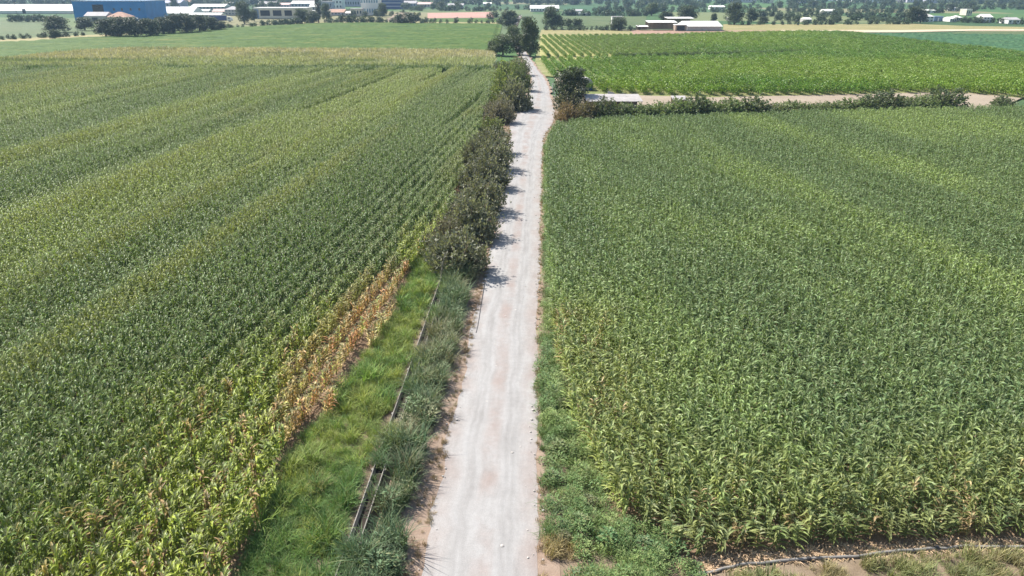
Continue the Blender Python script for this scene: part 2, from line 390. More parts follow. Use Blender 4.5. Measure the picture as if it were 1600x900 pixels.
def maize(seed, H=2.15, nl=11, dry=False):
    r = random.Random(seed); st = MB(); lf = MB(); ts = MB()
    lean = (r.uniform(-.08, .08), r.uniform(-.08, .08))
    sp = [(lean[0] * z / H, lean[1] * z / H, z) for z in (0, H * .4, H * .82)]
    st.tube(sp, [.018, .015, .008], 4)
    plane = math.pi / 2 + r.uniform(-.25, .25)
    for i in range(nl):
        t = .12 + .8 * i / (nl - 1); z = H * t * .86
        az = plane + (i % 2) * math.pi + r.uniform(-.55, .55)
        L = (.38 + .30 * math.sin(math.pi * min(1, t * .95))) * r.uniform(.75, 1.15)
        if dry: leaf_ribbon(lf, (lean[0]*t, lean[1]*t, z), az, r.uniform(.8, 1.4), L * .95, .06, r.uniform(1.4, 3.0), 5, .35, mi=0, twist=r.uniform(-1.5, 1.5))
        else: leaf_ribbon(lf, (lean[0]*t, lean[1]*t, z), az, r.uniform(.7, 1.25), L, .095, r.uniform(1.7, 3.4), 5, .2, mi=0, twist=r.uniform(-.9, .9))
    for k in range(7):
        a = k * .9 + r.uniform(-.3, .3); q = r.uniform(.08, .2) if k else .02; zt = H * .8 + r.uniform(.22, .36)
        tip = (lean[0] + math.cos(a) * q, lean[1] + math.sin(a) * q, zt); wx, wy = -math.sin(a) * .011, math.cos(a) * .011
        mid = (lean[0] + math.cos(a) * q * .4, lean[1] + math.sin(a) * q * .4, H * .8 + (zt - H * .8) * .6)
        ts.add([(lean[0] - wx * .4, lean[1] - wy * .4, H * .8), (lean[0] + wx * .4, lean[1] + wy * .4, H * .8), (mid[0] + wx, mid[1] + wy, mid[2]), tip, (mid[0] - wx, mid[1] - wy, mid[2])], [(0, 1, 2, 4), (4, 2, 3)], 0)
    return st, lf, ts
MZ = [maize(100 + k, 2.15 + .12 * (k % 3), 13) for k in range(7)] + [maize(200 + k, 1.9, 9, True) for k in range(3)]
M['green_tassel'] = flat('green_tassel', (.20, .25, .11), .7)
MZ_parts = []; MZ_all = []; MR_parts = []; MR_all = []
for k, (st, lf, ts) in enumerate(MZ):
    MZ_parts.append((st.mesh('stalk', M['maize_stalk']), lf.mesh('leaves', M['maize_leaf']), ts.mesh('tassel', M['tassel'])))
    a = MB(); a.join(st, 0); a.join(lf, 1); a.join(ts, 2)
    MZ_all.append(a.mesh('maize', [M['maize_stalk'], M['maize_leaf'], M['tassel']]))

for k, (st, lf, ts) in enumerate(MZ):
    MR_parts.append((MZ_parts[k][0], MZ_parts[k][1], ts.mesh('tassel', M['green_tassel'])))
    me = MZ_all[k].copy(); me.materials[2] = M['green_tassel']; MR_all.append(me)

def rows(poly, ang, spacing, gaps, seed):
    """plant positions on parallel rows filling a field"""
    rs = np.random.RandomState(seed)
    d = np.array([math.sin(ang), math.cos(ang)]); n = np.array([d[1], -d[0]])
    pw = np.array([(p.x, p.y) for p in poly]); u = pw @ d; w = pw @ n
    out = []; rid = []
    for r_ in np.arange(math.floor(w.min() / spacing), math.ceil(w.max() / spacing)):
        s = u.min() + rs.rand()
        line = []
        uu = np.arange(u.min(), u.max(), gaps[0])
        xy = uu[:, None] * d + (r_ * spacing) * n
        dist = np.hypot(xy[:, 0], xy[:, 1])
        keep = np.ones(len(uu), bool)
        gap = np.interp(dist, [45, 80, 130, 200], gaps)
        keep = rs.rand(len(uu)) < gaps[0] / gap
        xy = xy[keep]; line = xy + rs.normal(0, .05, xy.shape)
        out.append(line); rid.append(np.full(len(line), r_))
    xy = np.concatenate(out); rid = np.concatenate(rid)
    ok = inpoly(xy, [(p.x, p.y) for p in poly]); xy = xy[ok]; rid = rid[ok]
    P3 = np.c_[xy, np.zeros(len(xy))]; ok = inframe(P3)
    return P3[ok], rid[ok]

def edge_dist(P3, line):
    """shortest distance to a polyline on the ground"""
    best = np.full(len(P3), 1e9); q = P3[:, :2]
    for a, b in zip(line[:-1], line[1:]):
        a = np.array(a[:2]); b = np.array(b[:2]); ab = b - a
        t = np.clip(((q - a) @ ab) / (ab @ ab), 0, 1)
        best = np.minimum(best, np.hypot(*(q - (a + t[:, None] * ab)).T))
    return best
def lerp3(a, b, t): return a + (b - a) * t[:, None]
def place_plants(kind, P3, rot, scl, tint, pick, ids, label, group):
    for i in ids:
        root = thing('maize_plant', label, 'maize plant', tuple(P3[i]), 0, group)
        root.rotation_euler = tuple(rot[i]); root.scale = tuple(scl[i])
        for nm, me in zip(('stalk', 'leaves', 'tassel'), (MZ_parts if kind == 'left_maize' else MR_parts)[pick[i]]):
            o = bpy.data.objects.new(nm, me); C.objects.link(o); o.parent = root
            o['tint'] = [float(x) for x in tint[i]]

def field(name, poly, ang, spacing, gaps, seed, tintf, label, plabel, group):
    P3, rid = rows(poly, ang, spacing, gaps, seed); n = len(P3)
    rs = np.random.RandomState(seed + 1)
    tint, hs, dry = tintf(P3, rid, rs)
    pick = np.where(rs.rand(n) < dry, rs.randint(7, 10, n), rs.randint(0, 7, n))
    yaw = rs.rand(n) * 6.283 if name != 'left_maize' else rs.normal(0, .5, n) + np.where(rs.rand(n) < .5, math.pi, 0) - ang
    rot = np.c_[rs.normal(0, .07, n), rs.normal(0, .07, n), yaw]
    far = np.interp(np.hypot(P3[:, 0], P3[:, 1]), [60, 200], [1.0, 1.15])
    s = rs.normal(1, .07, n)
    scl = np.c_[s * far, s * far, hs * rs.normal(1, .06, n)]
    # plants nearest the camera and inside the picture stand as plants of their own
    x, y, z = P3[:, 0], P3[:, 1], P3[:, 2] + 1 - CAM_H; d = y * cth - z * sth
    px = 800 + FPX * x / d; py = 450 - FPX * (y * sth + z * cth) / d
    cand = np.where((px > 0) & (px < 1600) & (py < 900))[0]
    ids = cand[np.argsort(d[cand])[:150]]
    place_plants(name, P3, rot, scl, tint, pick, ids, plabel, group)
    rest = np.ones(n, bool); rest[ids] = False
    scatter(name, P3[rest], rot[rest], scl[rest], tint[rest], pick[rest], MZ_all if name == 'left_maize' else MR_all, label, 'maize')
    print(name, n)

Lang = R(6.7); Rang = R(-10.9)
LEDGE = [p for p in LCw[1:14]]
REDGE = [p for p in RCw[:12]]
def left_tint(P3, rid, rs):
    x, y = P3[:, 0], P3[:, 1]; n = len(x)
    d = np.array([math.sin(Lang), math.cos(Lang)]); u = x * d[0] + y * d[1]; w = x * d[1] - y * d[0]
    e = edge_dist(P3, LEDGE); eb = e + (fbm(x * .25, y * .25, 4) - .5) * 4
    green = np.array([.19, .275, .10]); pale = np.array([.33, .405, .14]); yel = np.array([.36, .42, .06]); dryc = np.array([.54, .275, .125]); deep = np.array([.09, .17, .045])
    patch = fbm(u * .012, w * .13, 1, 4); t = lerp3(np.tile(green, (n, 1)), pale, sstep(.38, .68, patch))
    t = lerp3(t, np.array([.33, .36, .13]), sstep(.62, .78, fbm(u * .04, w * .25, 8)) * .8)
    # rich green band, then yellowing towards the open edge
    near = sstep(60, 25, y)
    t = lerp3(t, deep, sstep(14, 8, eb) * sstep(120, 60, y) * .6)
    ye = sstep(2 + 9 * near, .5 + 2.5 * near, eb) * sstep(75, 55, y)
    t = lerp3(t, yel, ye * np.clip(rs.normal(.75, .3, n), 0, 1))
    strip_w = 2.3 * sstep(27, 36, y) * sstep(54, 48, y)
    dz = sstep(strip_w + 1.5, strip_w - .6, e + (fbm(x * .6, y * .3, 9) - .5) * 1.6) * (strip_w > .3)
    rr = rs.rand(n)
    t = lerp3(t, dryc, dz * (rr < .85)); t = lerp3(t, np.array([.52, .44, .20]), dz * (rr > .55) * .8); t = lerp3(t, np.array([.34, .38, .09]), dz * (rr < .14))
    nd = ye * (rs.rand(n) < .06 + .05 * near); t = lerp3(t, np.array([.42, .27, .12]), nd)
    t *= np.clip(rs.normal(1, .14, n), .6, 1.4)[:, None]
    # row by row vigour gives the long streaks
    rv = vnoise(rid * .37, u * .010, 3); t = lerp3(t, np.array([.36, .39, .13]), sstep(.68, .9, rv) * .7); hs = 1.0 + (fbm(u * .03, w * .03, 6) - .5) * .25
    gap = sstep(.80, .88, vnoise(rid * .31, u * .022, 12)); hs = hs * (1 - .42 * gap * sstep(35, 70, y))
    hs *= 1 + (rv - .5) * .42
    hs *= 1 - .22 * sstep(6, 0, e) * sstep(80, 50, y) - .12 * dz
    return t, np.clip(hs, .45, 1.25), np.clip(dz * .75 + .05 * ye, 0, 1)
def right_tint(P3, rid, rs):
    x, y = P3[:, 0], P3[:, 1]; n = len(x)
    d = np.array([math.sin(Rang), math.cos(Rang)]); u = x * d[0] + y * d[1]; w = x * d[1] - y * d[0]
    e = edge_dist(P3, REDGE); eb = e + (fbm(x * .3, y * .3, 14) - .5) * 4
    base = np.array([.170, .255, .105]); pale = np.array([.285, .385, .125]); yel = np.array([.32, .34, .10])
    t = lerp3(np.tile(base, (n, 1)), pale, sstep(.42, .72, fbm(u * .035, w * .12, 21, 4)))
    t = lerp3(t, yel, sstep(7, 1, eb) * sstep(75, 40, y) * .75 * np.clip(rs.normal(.7, .3, n), 0, 1))
    lowr = sstep(1.6, .3, edge_dist(P3, RCw[:7]))
    t = lerp3(t, np.array([.33, .36, .15]), lowr * .6 * (rs.rand(n) < .6))
    dd = (rs.rand(n) < .08) * sstep(5, 1, e); t = lerp3(t, np.array([.48, .34, .18]), dd * .9)
    t *= np.clip(rs.normal(1, .12, n), .6, 1.4)[:, None]
    hs = .95 + (fbm(u * .05, w * .08, 26) - .5) * .3; hs *= 1 + (vnoise(rid * .9, u * .02, 31) - .5) * .2
    hs *= 1 - .30 * lowr - .1 * sstep(3, 0, e)
    return t, np.clip(hs, .5, 1.2), np.clip(.07 * lowr + dd * .4, 0, 1)
field('left_maize', LCw, Lang, 1.0, [.16, .18, .21, .28], 11, left_tint, 'dense tasselled maize filling the field left of the road',
      'yellowing maize plant nearest the camera in the field left of the road', 'maize plants at the near end of the left field')
field('right_maize', RCw, Rang, .75, [.19, .21, .25, .33], 12, right_tint, 'dense light green maize filling the field right of the road',
      'maize plant nearest the camera in the field right of the road, behind the ground pipe', 'maize plants at the near edge of the right field')

# tasselled tan maize beyond the ditch, too far to tell plants apart: coarse tufts in rows
TC = [(-250, 113), (0, 112), (400, 113), (768, 112), (772, 84), (700, 81.5), (200, 78.5), (100, 85), (0, 96), (-250, 113)]
def tuft(seed, n, h, spread, width, mat_, rise=(.7, 1.4), droop=(.8, 2.2), seg=3, lenr=(.7, 1.1)):
    r = random.Random(seed); mb = MB()
    for k in range(n):
        a = r.uniform(0, 6.28); q = spread * math.sqrt(r.random())
        b = r.uniform(0, 6.28)
        leaf_ribbon(mb, (q * math.cos(b), q * math.sin(b), 0), a, r.uniform(*rise), h * r.uniform(*lenr), width * r.uniform(.7, 1.3), r.uniform(*droop), seg, .15, mi=0, twist=r.uniform(-.6, .6))
    return mb.mesh('tuft', mat_)
TU = [tuft(300 + k, 26, 1.5, .7, .2, M['maize_leaf'], (.9, 1.5), (.8, 2.0), 2, (.9, 1.6)) for k in range(4)]
P3, rid = rows([G(*p) for p in TC], R(88), 1.0, [.9, .9, .9, .95], 41); rs = np.random.RandomState(5); n = len(P3)
x, y = P3[:, 0], P3[:, 1]
tt = lerp3(np.tile([.34, .37, .17], (n, 1)), np.array([.46, .42, .25]), sstep(205, 245, y + (fbm(x * .05, y * .1, 2) - .5) * 40)) * rs.normal(1, .15, (n, 1))
tt = lerp3(tt, np.array([.17, .22, .08]), sstep(.55, .75, fbm(x * .04, y * .12, 9)) * .7)
nearrow = sstep(203, 199, y); tt = lerp3(tt, np.array([.12, .18, .06]), nearrow)
scatter('tan_maize', P3, np.c_[rs.normal(0, .08, n), rs.normal(0, .08, n), rs.rand(n) * 6.28], np.c_[np.ones(n), np.ones(n), rs.normal(.72, .08, n)], tt, rs.randint(0, 4, n), TU,
        'ripening tan maize in the strip beyond the ditch on the left', 'maize')

# ------------------------------------------------------------------ verge vegetation
GR = [tuft(400 + k, 34, .62, .22, .022, M['grass'], (.8, 1.5), (.4, 1.8)) for k in range(4)]          # soft grass 0-3
GR += [tuft(410 + k, 44, 1.35, .30, .035, M['grass'], (1.0, 1.5), (.7, 2.3), 4) for k in range(4)]   # reedy tall grass 4-7
GR += [tuft(420 + k, 26, .30, .16, .02, M['grass'], (.5, 1.4), (.2, 1.2), 2) for k in range(3)]      # short dry tuft 8-10
def leafy(seed, n, h, rad, lw, ll, m):
    r = random.Random(seed); mb = MB()
    for k in range(n):
        a = r.uniform(0, 6.28); q = rad * math.sqrt(r.random()); z = h * (r.random() ** .6) * (1 - .6 * (q / rad) ** 2)
        leaf_ribbon(mb, (q * math.cos(a), q * math.sin(a), z), a + r.uniform(-1, 1), r.uniform(-.1, .9), ll * r.uniform(.6, 1.2), lw * r.uniform(.7, 1.2), r.uniform(.3, 1.4), 2, .1)
    return mb
GR_L = [leafy(430 + k, 90, .55, .45, .09, .13, M['grass']).mesh('weed', M['grass']) for k in range(3)]  # broadleaf weeds 11-13
GR += GR_L
GR += [tuft(440 + k, 60, .8, .32, .02, M['grass'], (.5, 1.5), (.6, 2.6), 4) for k in range(3)]   # flopped long grass 14-16
GR += [leafy(450 + k, 150, 1.0, .5, .045, .16, M['grass']).mesh('weed', M['grass']) for k in range(3)]   # fine-leaved bushy weed 17-19
def fill(poly, dens, seed, px=True, maxn=20000):
    pw = [G(*p) for p in poly] if px else poly
    xs = [p[0] for p in pw]; ys = [p[1] for p in pw]; rs = np.random.RandomState(seed)
    n = int((max(xs) - min(xs)) * (max(ys) - min(ys)) * dens)
    q = np.c_[rs.uniform(min(xs), max(xs), n), rs.uniform(min(ys), max(ys), n)]
    q = q[inpoly(q, [(p[0], p[1]) for p in pw])]; return np.c_[q, np.zeros(len(q))], rs
def sow(name, P3, rs, kinds, cols, size, label, cat='grass', hz=None, cs=.35):
    n = len(P3)
    k = fbm(P3[:, 0] * cs, P3[:, 1] * cs, 3, 3)[:, None] + rs.normal(0, .10, (n, 1))
    cols = [np.array(c) for c in cols]; t = np.tile(cols[0], (n, 1)); m = len(cols) - 1
    for i in range(m): t = t + (cols[i+1] - t) * np.clip((k - (.30 + .4 * i / m)) / (.4 / m), 0, 1)
    t = t * rs.normal(1, .15, (n, 1)).clip(.6, 1.4)
    s = size * rs.normal(1, .22, n).clip(.5, 1.6) * (.62 + .76 * fbm(P3[:, 0] * .7, P3[:, 1] * .7, 19, 2)); hh = s if hz is None else s * hz
    scatter(name, P3, np.c_[rs.normal(0, .12, n), rs.normal(0, .12, n), rs.rand(n) * 6.28], np.c_[s, s, hh], t, np.array(kinds)[rs.randint(0, len(kinds), n)], GR, label, cat)

rg0 = random.Random(31)
CAN_A = G(541, 850, .39); CAN_B = G(692, 424, .39)     # left rim of the flume
cdir = (CAN_B - CAN_A); cdir.z = 0; clen = cdir.length; cdir.normalize(); cnor = Vector((cdir.y, -cdir.x, 0))
c0 = CAN_A - cdir * 9; c1 = CAN_B + cdir * 4
cl0 = (c0.x - .02, c0.y); cl1 = (c1.x - .02, c1.y); cr0 = (c0.x + .62, c0.y); cr1 = (c1.x + .62, c1.y)
P3, rs = fill([LCw[i][:2] for i in range(1, 12)] + [cl1, cl0], 22, 51, False)
fd = edge_dist(P3, [c0, c1]); pyg = np.array([P(p)[1] for p in P3]); P3 = P3[(fd > .4) | (pyg > 862)]
sow('verge_grass', P3, rs, [0, 1, 2, 3, 0, 1, 2, 14, 15, 16, 14, 15, 4, 8], [(.115, .22, .06), (.17, .29, .06), (.32, .36, .08), (.22, .31, .08)], .66, 'soft green and yellow grass between the dry maize and the flume')
shl = [(612, 905), (622, 830), (640, 760), (664, 690), (684, 625), (702, 565), (718, 505), (728, 455), (738, 425)]
P3, rs = fill([cr0, cr1] + [tuple(G(*p)[:2]) for p in shl[::-1]] + [(-6.0, 14)], 11, 52, False)
fd = edge_dist(P3, [c0 + cnor * .5, c1 + cnor * .5]); py_ = np.array([P((p[0] - .4, p[1], .39))[1] for p in P3]); P3 = P3[(fd > .55) | ((py_ < 700) & (fd > .25)) | (py_ > 860)]
sow('tall_weeds', P3, rs, [4, 5, 6, 7, 4, 5, 6, 7, 14, 15, 16, 17, 18], [(.10, .165, .08), (.13, .20, .095), (.17, .23, .115), (.26, .25, .15)], .85, 'tall dusty reed grass and weeds between the flume and the road', 'weeds')
q = []
for _ in range(420):      # weeds grown over and inside parts of the flume
    u = rg0.uniform(0, clen + 13); v = rg0.uniform(-.05, .55); a_ = c0 + cdir * u + cnor * v; py_ = P((a_.x, a_.y, .39))[1]
    cover = 1.0 if (py_ > 852 or 662 < py_ < 725 or 545 < py_ < 562) else (.35 if py_ < 655 and v > .25 else (.25 if 728 <= py_ < 785 and .1 < v < .4 else .0))
    if rg0.random() < cover: q.append((a_.x, a_.y, .1))
P3 = np.array(q); rs = np.random.RandomState(4)
sow('flume_weeds', P3, rs, [4, 5, 0, 1, 2, 6], [(.11, .19, .08), (.16, .25, .09), (.26, .31, .10)], .62, 'weeds grown over and inside the concrete flume', 'weeds')
rv = [(852, 1000), (848, 900), (849, 800), (845, 690), (846, 600), (850, 500), (852, 430), (850, 330), (851, 225), (856, 225), (855, 300), (862, 430), (868, 540), (877, 600), (907, 690), (943, 760), (967, 818), (1032, 841), (1078, 878), (1100, 915), (1100, 1000)]
P3, rs = fill(rv, 15, 53); P3 = P3[vnoise(P3[:, 0] * .9, P3[:, 1] * .7, 44) > .18]
pyv = np.array([P(p)[1] for p in P3]); pxv = np.array([P(p)[0] for p in P3])
dryp = (pyv > 845) & (pxv < 896)
sow('roadside_weeds', P3[~dryp], rs, [0, 1, 2, 3, 11, 14, 15, 16, 17, 18, 19], [(.11, .19, .075), (.13, .225, .075), (.20, .28, .09)], .72, 'green weeds on the verge between the road and the right field', 'weeds')
P3d = P3[dryp]; sow('dry_verge_grass', P3d, rs, [8, 9, 10, 0], [(.36, .29, .14), (.42, .33, .17)], 1.1, 'patch of straw-coloured dry grass beside the road at the bottom')
P3, rs = fill([(1100, 1000), (1110, 908), (1190, 893), (1340, 882), (1410, 874), (1530, 868), (1720, 868), (1720, 1000)], 14, 54)
k = fbm(P3[:, 0] * .5, P3[:, 1] * .5, 77); P3 = P3[k > .42]
sow('pipe_side_grass', P3, rs, [8, 9, 10, 0, 1], [(.17, .20, .09), (.24, .26, .10), (.36, .31, .17)], .9, 'sparse grass on the bare ground in front of the black pipe')
# straw tufts and litter along both road edges
pts = []
rr = random.Random(9)
for a, b in RS:
    if a.y > 130 or a.y < 15: continue
    ax = (b - a).normalized()
    for k in range(6):
        q = a - ax * (abs(rr.gauss(0, .5)) - .12) if rr.random() < .68 else b + ax * (abs(rr.gauss(0, .25)) - .05)
        pts.append((q.x + rr.uniform(-.1, .1), q.y + rr.uniform(-.6, .6), 0))
P3 = np.array(pts); rs = np.random.RandomState(3)
sow('shoulder_straw', P3, rs, [8, 9, 10], [(.30, .21, .125), (.38, .28, .18), (.22, .20, .11)], .6, 'low straw tufts along the road shoulders')
# stones: small irregular lumps, uncountable
STN = []
for k in range(3):
    r = random.Random(600 + k); mb = MB()
    vs = [Vector((math.cos(a) * r.uniform(.7, 1.2), math.sin(a) * r.uniform(.7, 1.2), z)) for z in (0, .45) for a in [i * 1.047 for i in range(6)]]
    vs.append(Vector((r.uniform(-.2, .2), r.uniform(-.2, .2), .8)))
    mb.add(vs, [(i, (i+1)%6, 6+(i+1)%6, 6+i) for i in range(6)] + [(6+i, 6+(i+1)%6, 12) for i in range(6)])
    STN.append(mb.mesh('stone', flat('stone_%d' % k, (.42, .39, .36), .9, .3, 8)))
pts = []
for a, b in RS:
    if a.y > 110 or a.y < 15: continue
    for k in range(3):
        u = rr.choice([rr.uniform(-.12, .1), rr.uniform(.92, 1.06), rr.random()])
        q = a.lerp(b, u); pts.append((q.x, q.y + rr.uniform(-.6, .6), .03))
n = len(pts); rs = np.random.RandomState(8); s = (rs.rand(n) ** 3 * .07 + .012)
scatter('gravel_stones', np.array(pts), np.c_[np.zeros(n), np.zeros(n), rs.rand(n) * 6.28], np.c_[s, s, s], np.ones((n, 3)) * .4, rs.randint(0, 3, n), STN, 'loose stones scattered over the gravel road and its shoulders', 'stones')
# dry leaf litter along the near edge of the right field
P3, rs = fill([(1045, 878), (1085, 900), (1180, 884), (1330, 872), (1400, 866), (1520, 860), (1720, 862), (1720, 838), (1450, 846), (1200, 862)], 30, 55)
LIT = [tuft(640 + k, 7, .35, .15, .05, M['grass'], (.0, .35), (.2, .7), 3) for k in range(3)]
n = len(P3); scatter('leaf_litter', P3, np.c_[rs.normal(0, .1, n), rs.normal(0, .1, n), rs.rand(n) * 6.28], np.ones((n, 3)), np.tile([.50, .36, .24], (n, 1)) * rs.normal(1, .2, (n, 1)), rs.randint(0, 3, n), LIT, 'dry maize leaf litter between the right field and the pipe', 'litter')

# ------------------------------------------------------------------ irrigation flume, pipe, hose
M['concrete'] = flat('weathered_concrete', (.27, .25, .225), .9, .3, 5)
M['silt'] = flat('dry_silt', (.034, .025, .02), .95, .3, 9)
fl = thing('irrigation_flume', 'narrow weathered concrete irrigation flume running through the weeds left of the road', 'flume', (c0.x, c0.y, 0), 0)
ang = math.atan2(cdir.x, cdir.y); fl.rotation_euler = (0, 0, -ang)
tot = clen + 13; SEG = 4.6; k = 0
prof = [(.0, .55), (.035, .55), (.045, .40), (.10, .28), (.25, .24), (.40, .28), (.455, .40), (.465, .55), (.50, .55), (.49, .38), (.42, .235), (.25, .195), (.08, .235), (.01, .38)]
mb = MB(); n = len(prof)
mb.add([(px_, 0, z) for px_, z in [(p_, q_ - .16) for p_, q_ in prof]] + [(px_, SEG - .03, z) for px_, z in [(p_, q_ - .16) for p_, q_ in prof]], [(i, i + n, (i+1) % n + n, (i+1) % n) for i in range(n)] + [tuple(range(n)), tuple(range(2*n-1, n-1, -1))])
tro = mb.mesh('trough_segment', M['concrete'])
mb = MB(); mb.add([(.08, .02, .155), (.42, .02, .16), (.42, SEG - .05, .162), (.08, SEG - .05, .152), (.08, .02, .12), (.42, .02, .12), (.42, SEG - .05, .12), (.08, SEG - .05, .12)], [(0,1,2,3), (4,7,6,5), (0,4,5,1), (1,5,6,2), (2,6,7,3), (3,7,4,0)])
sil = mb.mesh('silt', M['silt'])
mb = MB(); mb.box(-.05, .55, -.09, .06, -.05, .05); mb.box(-.07, -.004, -.09, .06, .05, .36); mb.box(.504, .57, -.09, .06, .05, .36)
sad = mb.mesh('saddle', M['concrete'])
while k * SEG < tot:
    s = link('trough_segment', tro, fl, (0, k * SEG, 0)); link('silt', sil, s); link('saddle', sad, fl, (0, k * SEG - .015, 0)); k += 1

M['pipe'] = flat('black_pipe', (.06, .06, .065), .5, .4, 4, .5)
pp = [G(x, y, .06) for x, y in [(1060, 906), (1085, 898), (1120, 890), (1180, 879), (1260, 873), (1330, 869), (1400, 861), (1460, 856), (1520, 853), (1600, 855), (1700, 852)]]
def smooth(pts, it=2):
    for _ in range(it):
        o = [pts[0]]
        for a, b in zip(pts[:-1], pts[1:]): o += [a.lerp(b, .25), a.lerp(b, .75)]
        pts = o + [pts[-1]]
    return pts
M['pipe_grey'] = flat('dusty_pipe', (.23, .215, .20), .65, .4, 3, .4)
rp = random.Random(5); pq = smooth(pp); pq = [p_ + Vector((rp.uniform(-.03, .03), rp.uniform(-.04, .04), rp.uniform(-.035, .01))) for p_ in pq]
mb = MB(); mb.tube(pq, .062, 10)
pipe = link('irrigation_pipe', None); C.objects.unlink(pipe); bpy.data.objects.remove(pipe)
pipe = thing('irrigation_pipe', 'long dusty irrigation pipe lying along the near edge of the right field', 'pipe', (0, 0, 0))
link('pipe_run', mb.mesh('pipe_run', M['pipe_grey'], True), pipe)
for i in (1, 4, 7):
    a, b = pp[i], pp[i].lerp(pp[i + 1], .1 / (pp[i + 1] - pp[i]).length * 1.6)
    mb = MB(); mb.tube([a, b], .085, 10); link('coupling', mb.mesh('coupling', M['pipe']), pipe)
hp = [G(x, y, .02) for x, y in [(757, 446), (754, 462), (751, 482), (747, 508), (744, 520)]]
mb = MB(); mb.tube(smooth(hp), .028, 6)
tag(link('hose', mb.mesh('hose', M['pipe'], True)), 'thin black hose lying along the left edge of the road', 'hose')

# ------------------------------------------------------------------ shrubs and trees
def cards(mb, cen, axis, L, W, rs, mi=0):
    """diamond-shaped leaves at cen along axis"""
    n = len(cen); a = axis / np.linalg.norm(axis, axis=1, keepdims=True)
    q = rs.normal(0, 1, (n, 3)); s = np.cross(a, q); s /= np.linalg.norm(s, axis=1, keepdims=True) + 1e-9
    L = np.broadcast_to(L, n)[:, None]; W = np.broadcast_to(W, n)[:, None]
    v = np.stack([cen, cen + a * L * .45 + s * W * .5, cen + a * L, cen + a * L * .45 - s * W * .5], 1).reshape(-1, 3)
    mb.add(v.tolist(), [(4*i, 4*i+1, 4*i+2, 4*i+3) for i in range(n)], mi)
def shrub_meshes(seed, nshoot=230, nleaf=13, ll=.20, lw=.075, upright=1.0):
    """unit-ish shrub: 2 m high, radius 1.3; fans of upright leafy shoots"""
    rs = np.random.RandomState(seed); st = MB(); lf = MB()
    for k in range(9):
        a = rs.rand() * 6.28; r = rs.uniform(.3, .9)
        st.tube([(0.15*math.cos(a), .15*math.sin(a), -.05), (r*.5*math.cos(a), r*.5*math.sin(a), .7), (r*math.cos(a), r*math.sin(a), 1.4)], [.04, .03, .012], 5)
    lob = rs.normal(0, 1, (7, 3)); lob /= np.linalg.norm(lob, axis=1, keepdims=True)
    for k in range(nshoot):
        a = rs.rand() * 6.28; u = rs.rand() ** .5; el = math.acos(rs.rand())
        d = np.array([math.cos(a) * math.sin(el), math.sin(a) * math.sin(el), math.cos(el)])
        bump = .78 + .34 * max(0, (lob @ d).max()) ** 3
        p = d * np.array([1.15, 1.15, 1.55]) * (.45 + .55 * u) * bump; p[2] = max(.1, p[2] - .1)
        dr = d * np.array([.7, .7, .2]) + np.array([0, 0, upright]) + rs.normal(0, .22, 3); dr /= np.linalg.norm(dr)
        Ls = rs.uniform(.3, .75)
        tt_ = np.linspace(0, 1, nleaf)[:, None]
        c_ = p + dr * tt_ * Ls + rs.normal(0, .035, (nleaf, 3))
        ax = dr * .8 + rs.normal(0, .6, (nleaf, 3))
        cards(lf, c_, ax, ll * (1.1 - .5 * tt_[:, 0]) * rs.uniform(.7, 1.2, nleaf), lw * rs.uniform(.7, 1.2, nleaf), rs)
        if k % 4 == 0: st.tube([p - dr * .3, p + dr * Ls * .8], [.012, .004], 3, cap=False)
    c_ = rs.normal(0, 1, (500, 3)); c_ /= np.linalg.norm(c_, axis=1, keepdims=True); c_ *= (rs.rand(500, 1) ** .5) * np.array([.95, .95, 1.2]); c_[:, 2] = np.abs(c_[:, 2]) + .1
    cards(lf, c_, rs.normal(0, 1, (500, 3)), .26, .14, rs)
    return st.mesh('stems', M['twig']), lf.mesh('foliage', M['shrub_leaf'])
SH = [shrub_meshes(700 + k) for k in range(5)] 
SHB = [shrub_meshes(720 + k, 170, 12, .22, .13, .2) for k in range(3)]       # rounder, leafier
SHF = [shrub_meshes(740 + k, 70, 8, .34, .2, .3) for k in range(3)]          # distant

def tree_meshes(seed, H=8, Rr=3, trunk=1.6, ncl=26, per=120, ls=.34, lean=0, tall=1.0):
    rs = np.random.RandomState(seed); tk = MB(); lf = MB()
    top = np.array([lean, 0, H * .7])
    tk.tube([(0, 0, -.1), (lean * .2, .02 * H, H * .3), tuple(top)], [.05 * H ** .8, .035 * H ** .8, .012 * H ** .8], 7)
    cz = trunk + (H - trunk) * .52; hz = (H - trunk) * .5
    for k in rs.permutation(ncl):
        t_ = (k + rs.rand()) / ncl; a = rs.rand() * 6.283; q = Rr * .74 * math.sqrt(max(.02, 1 - ((t_ - .36) / .78) ** 2)) * rs.rand() ** .38
        c_ = np.array([lean * .6 + q * math.cos(a), q * math.sin(a), trunk + (H - trunk) * (.13 + .76 * t_)])
        cr = Rr * rs.uniform(.26, .46)
        if k < 9: tk.tube([(lean * .2, .02 * H, H * .28), tuple((c_ + np.array([0, 0, H * .3])) / 2), tuple(c_)], [.02 * H ** .8, .014 * H ** .8, .005 * H ** .8], 4, cap=False)
        q = rs.normal(0, 1, (per, 3)); q /= np.linalg.norm(q, axis=1, keepdims=True)
        q = q * cr * (.45 + .6 * rs.rand(per, 1)) * np.array([1, 1, .8 * tall])
        cards(lf, c_ + q, q + rs.normal(0, cr * .5, (per, 3)) - np.array([0, 0, cr * .2]), ls * rs.uniform(.6, 1.2, per), ls * .55, rs)
    return tk.mesh('trunk', M['bark']), lf.mesh('crown', M['tree_leaf'])
TR = [tree_meshes(800 + k, 8, 3, .1, 46, 120, .42) for k in range(4)]
TRF = [tree_meshes(820 + k, 8, 3.4, -.2, 22, 40, .9) for k in range(5)]
TRC = [tree_meshes(840, 10, 1.3, .6, 22, 60, .5, 0, 1.6)]

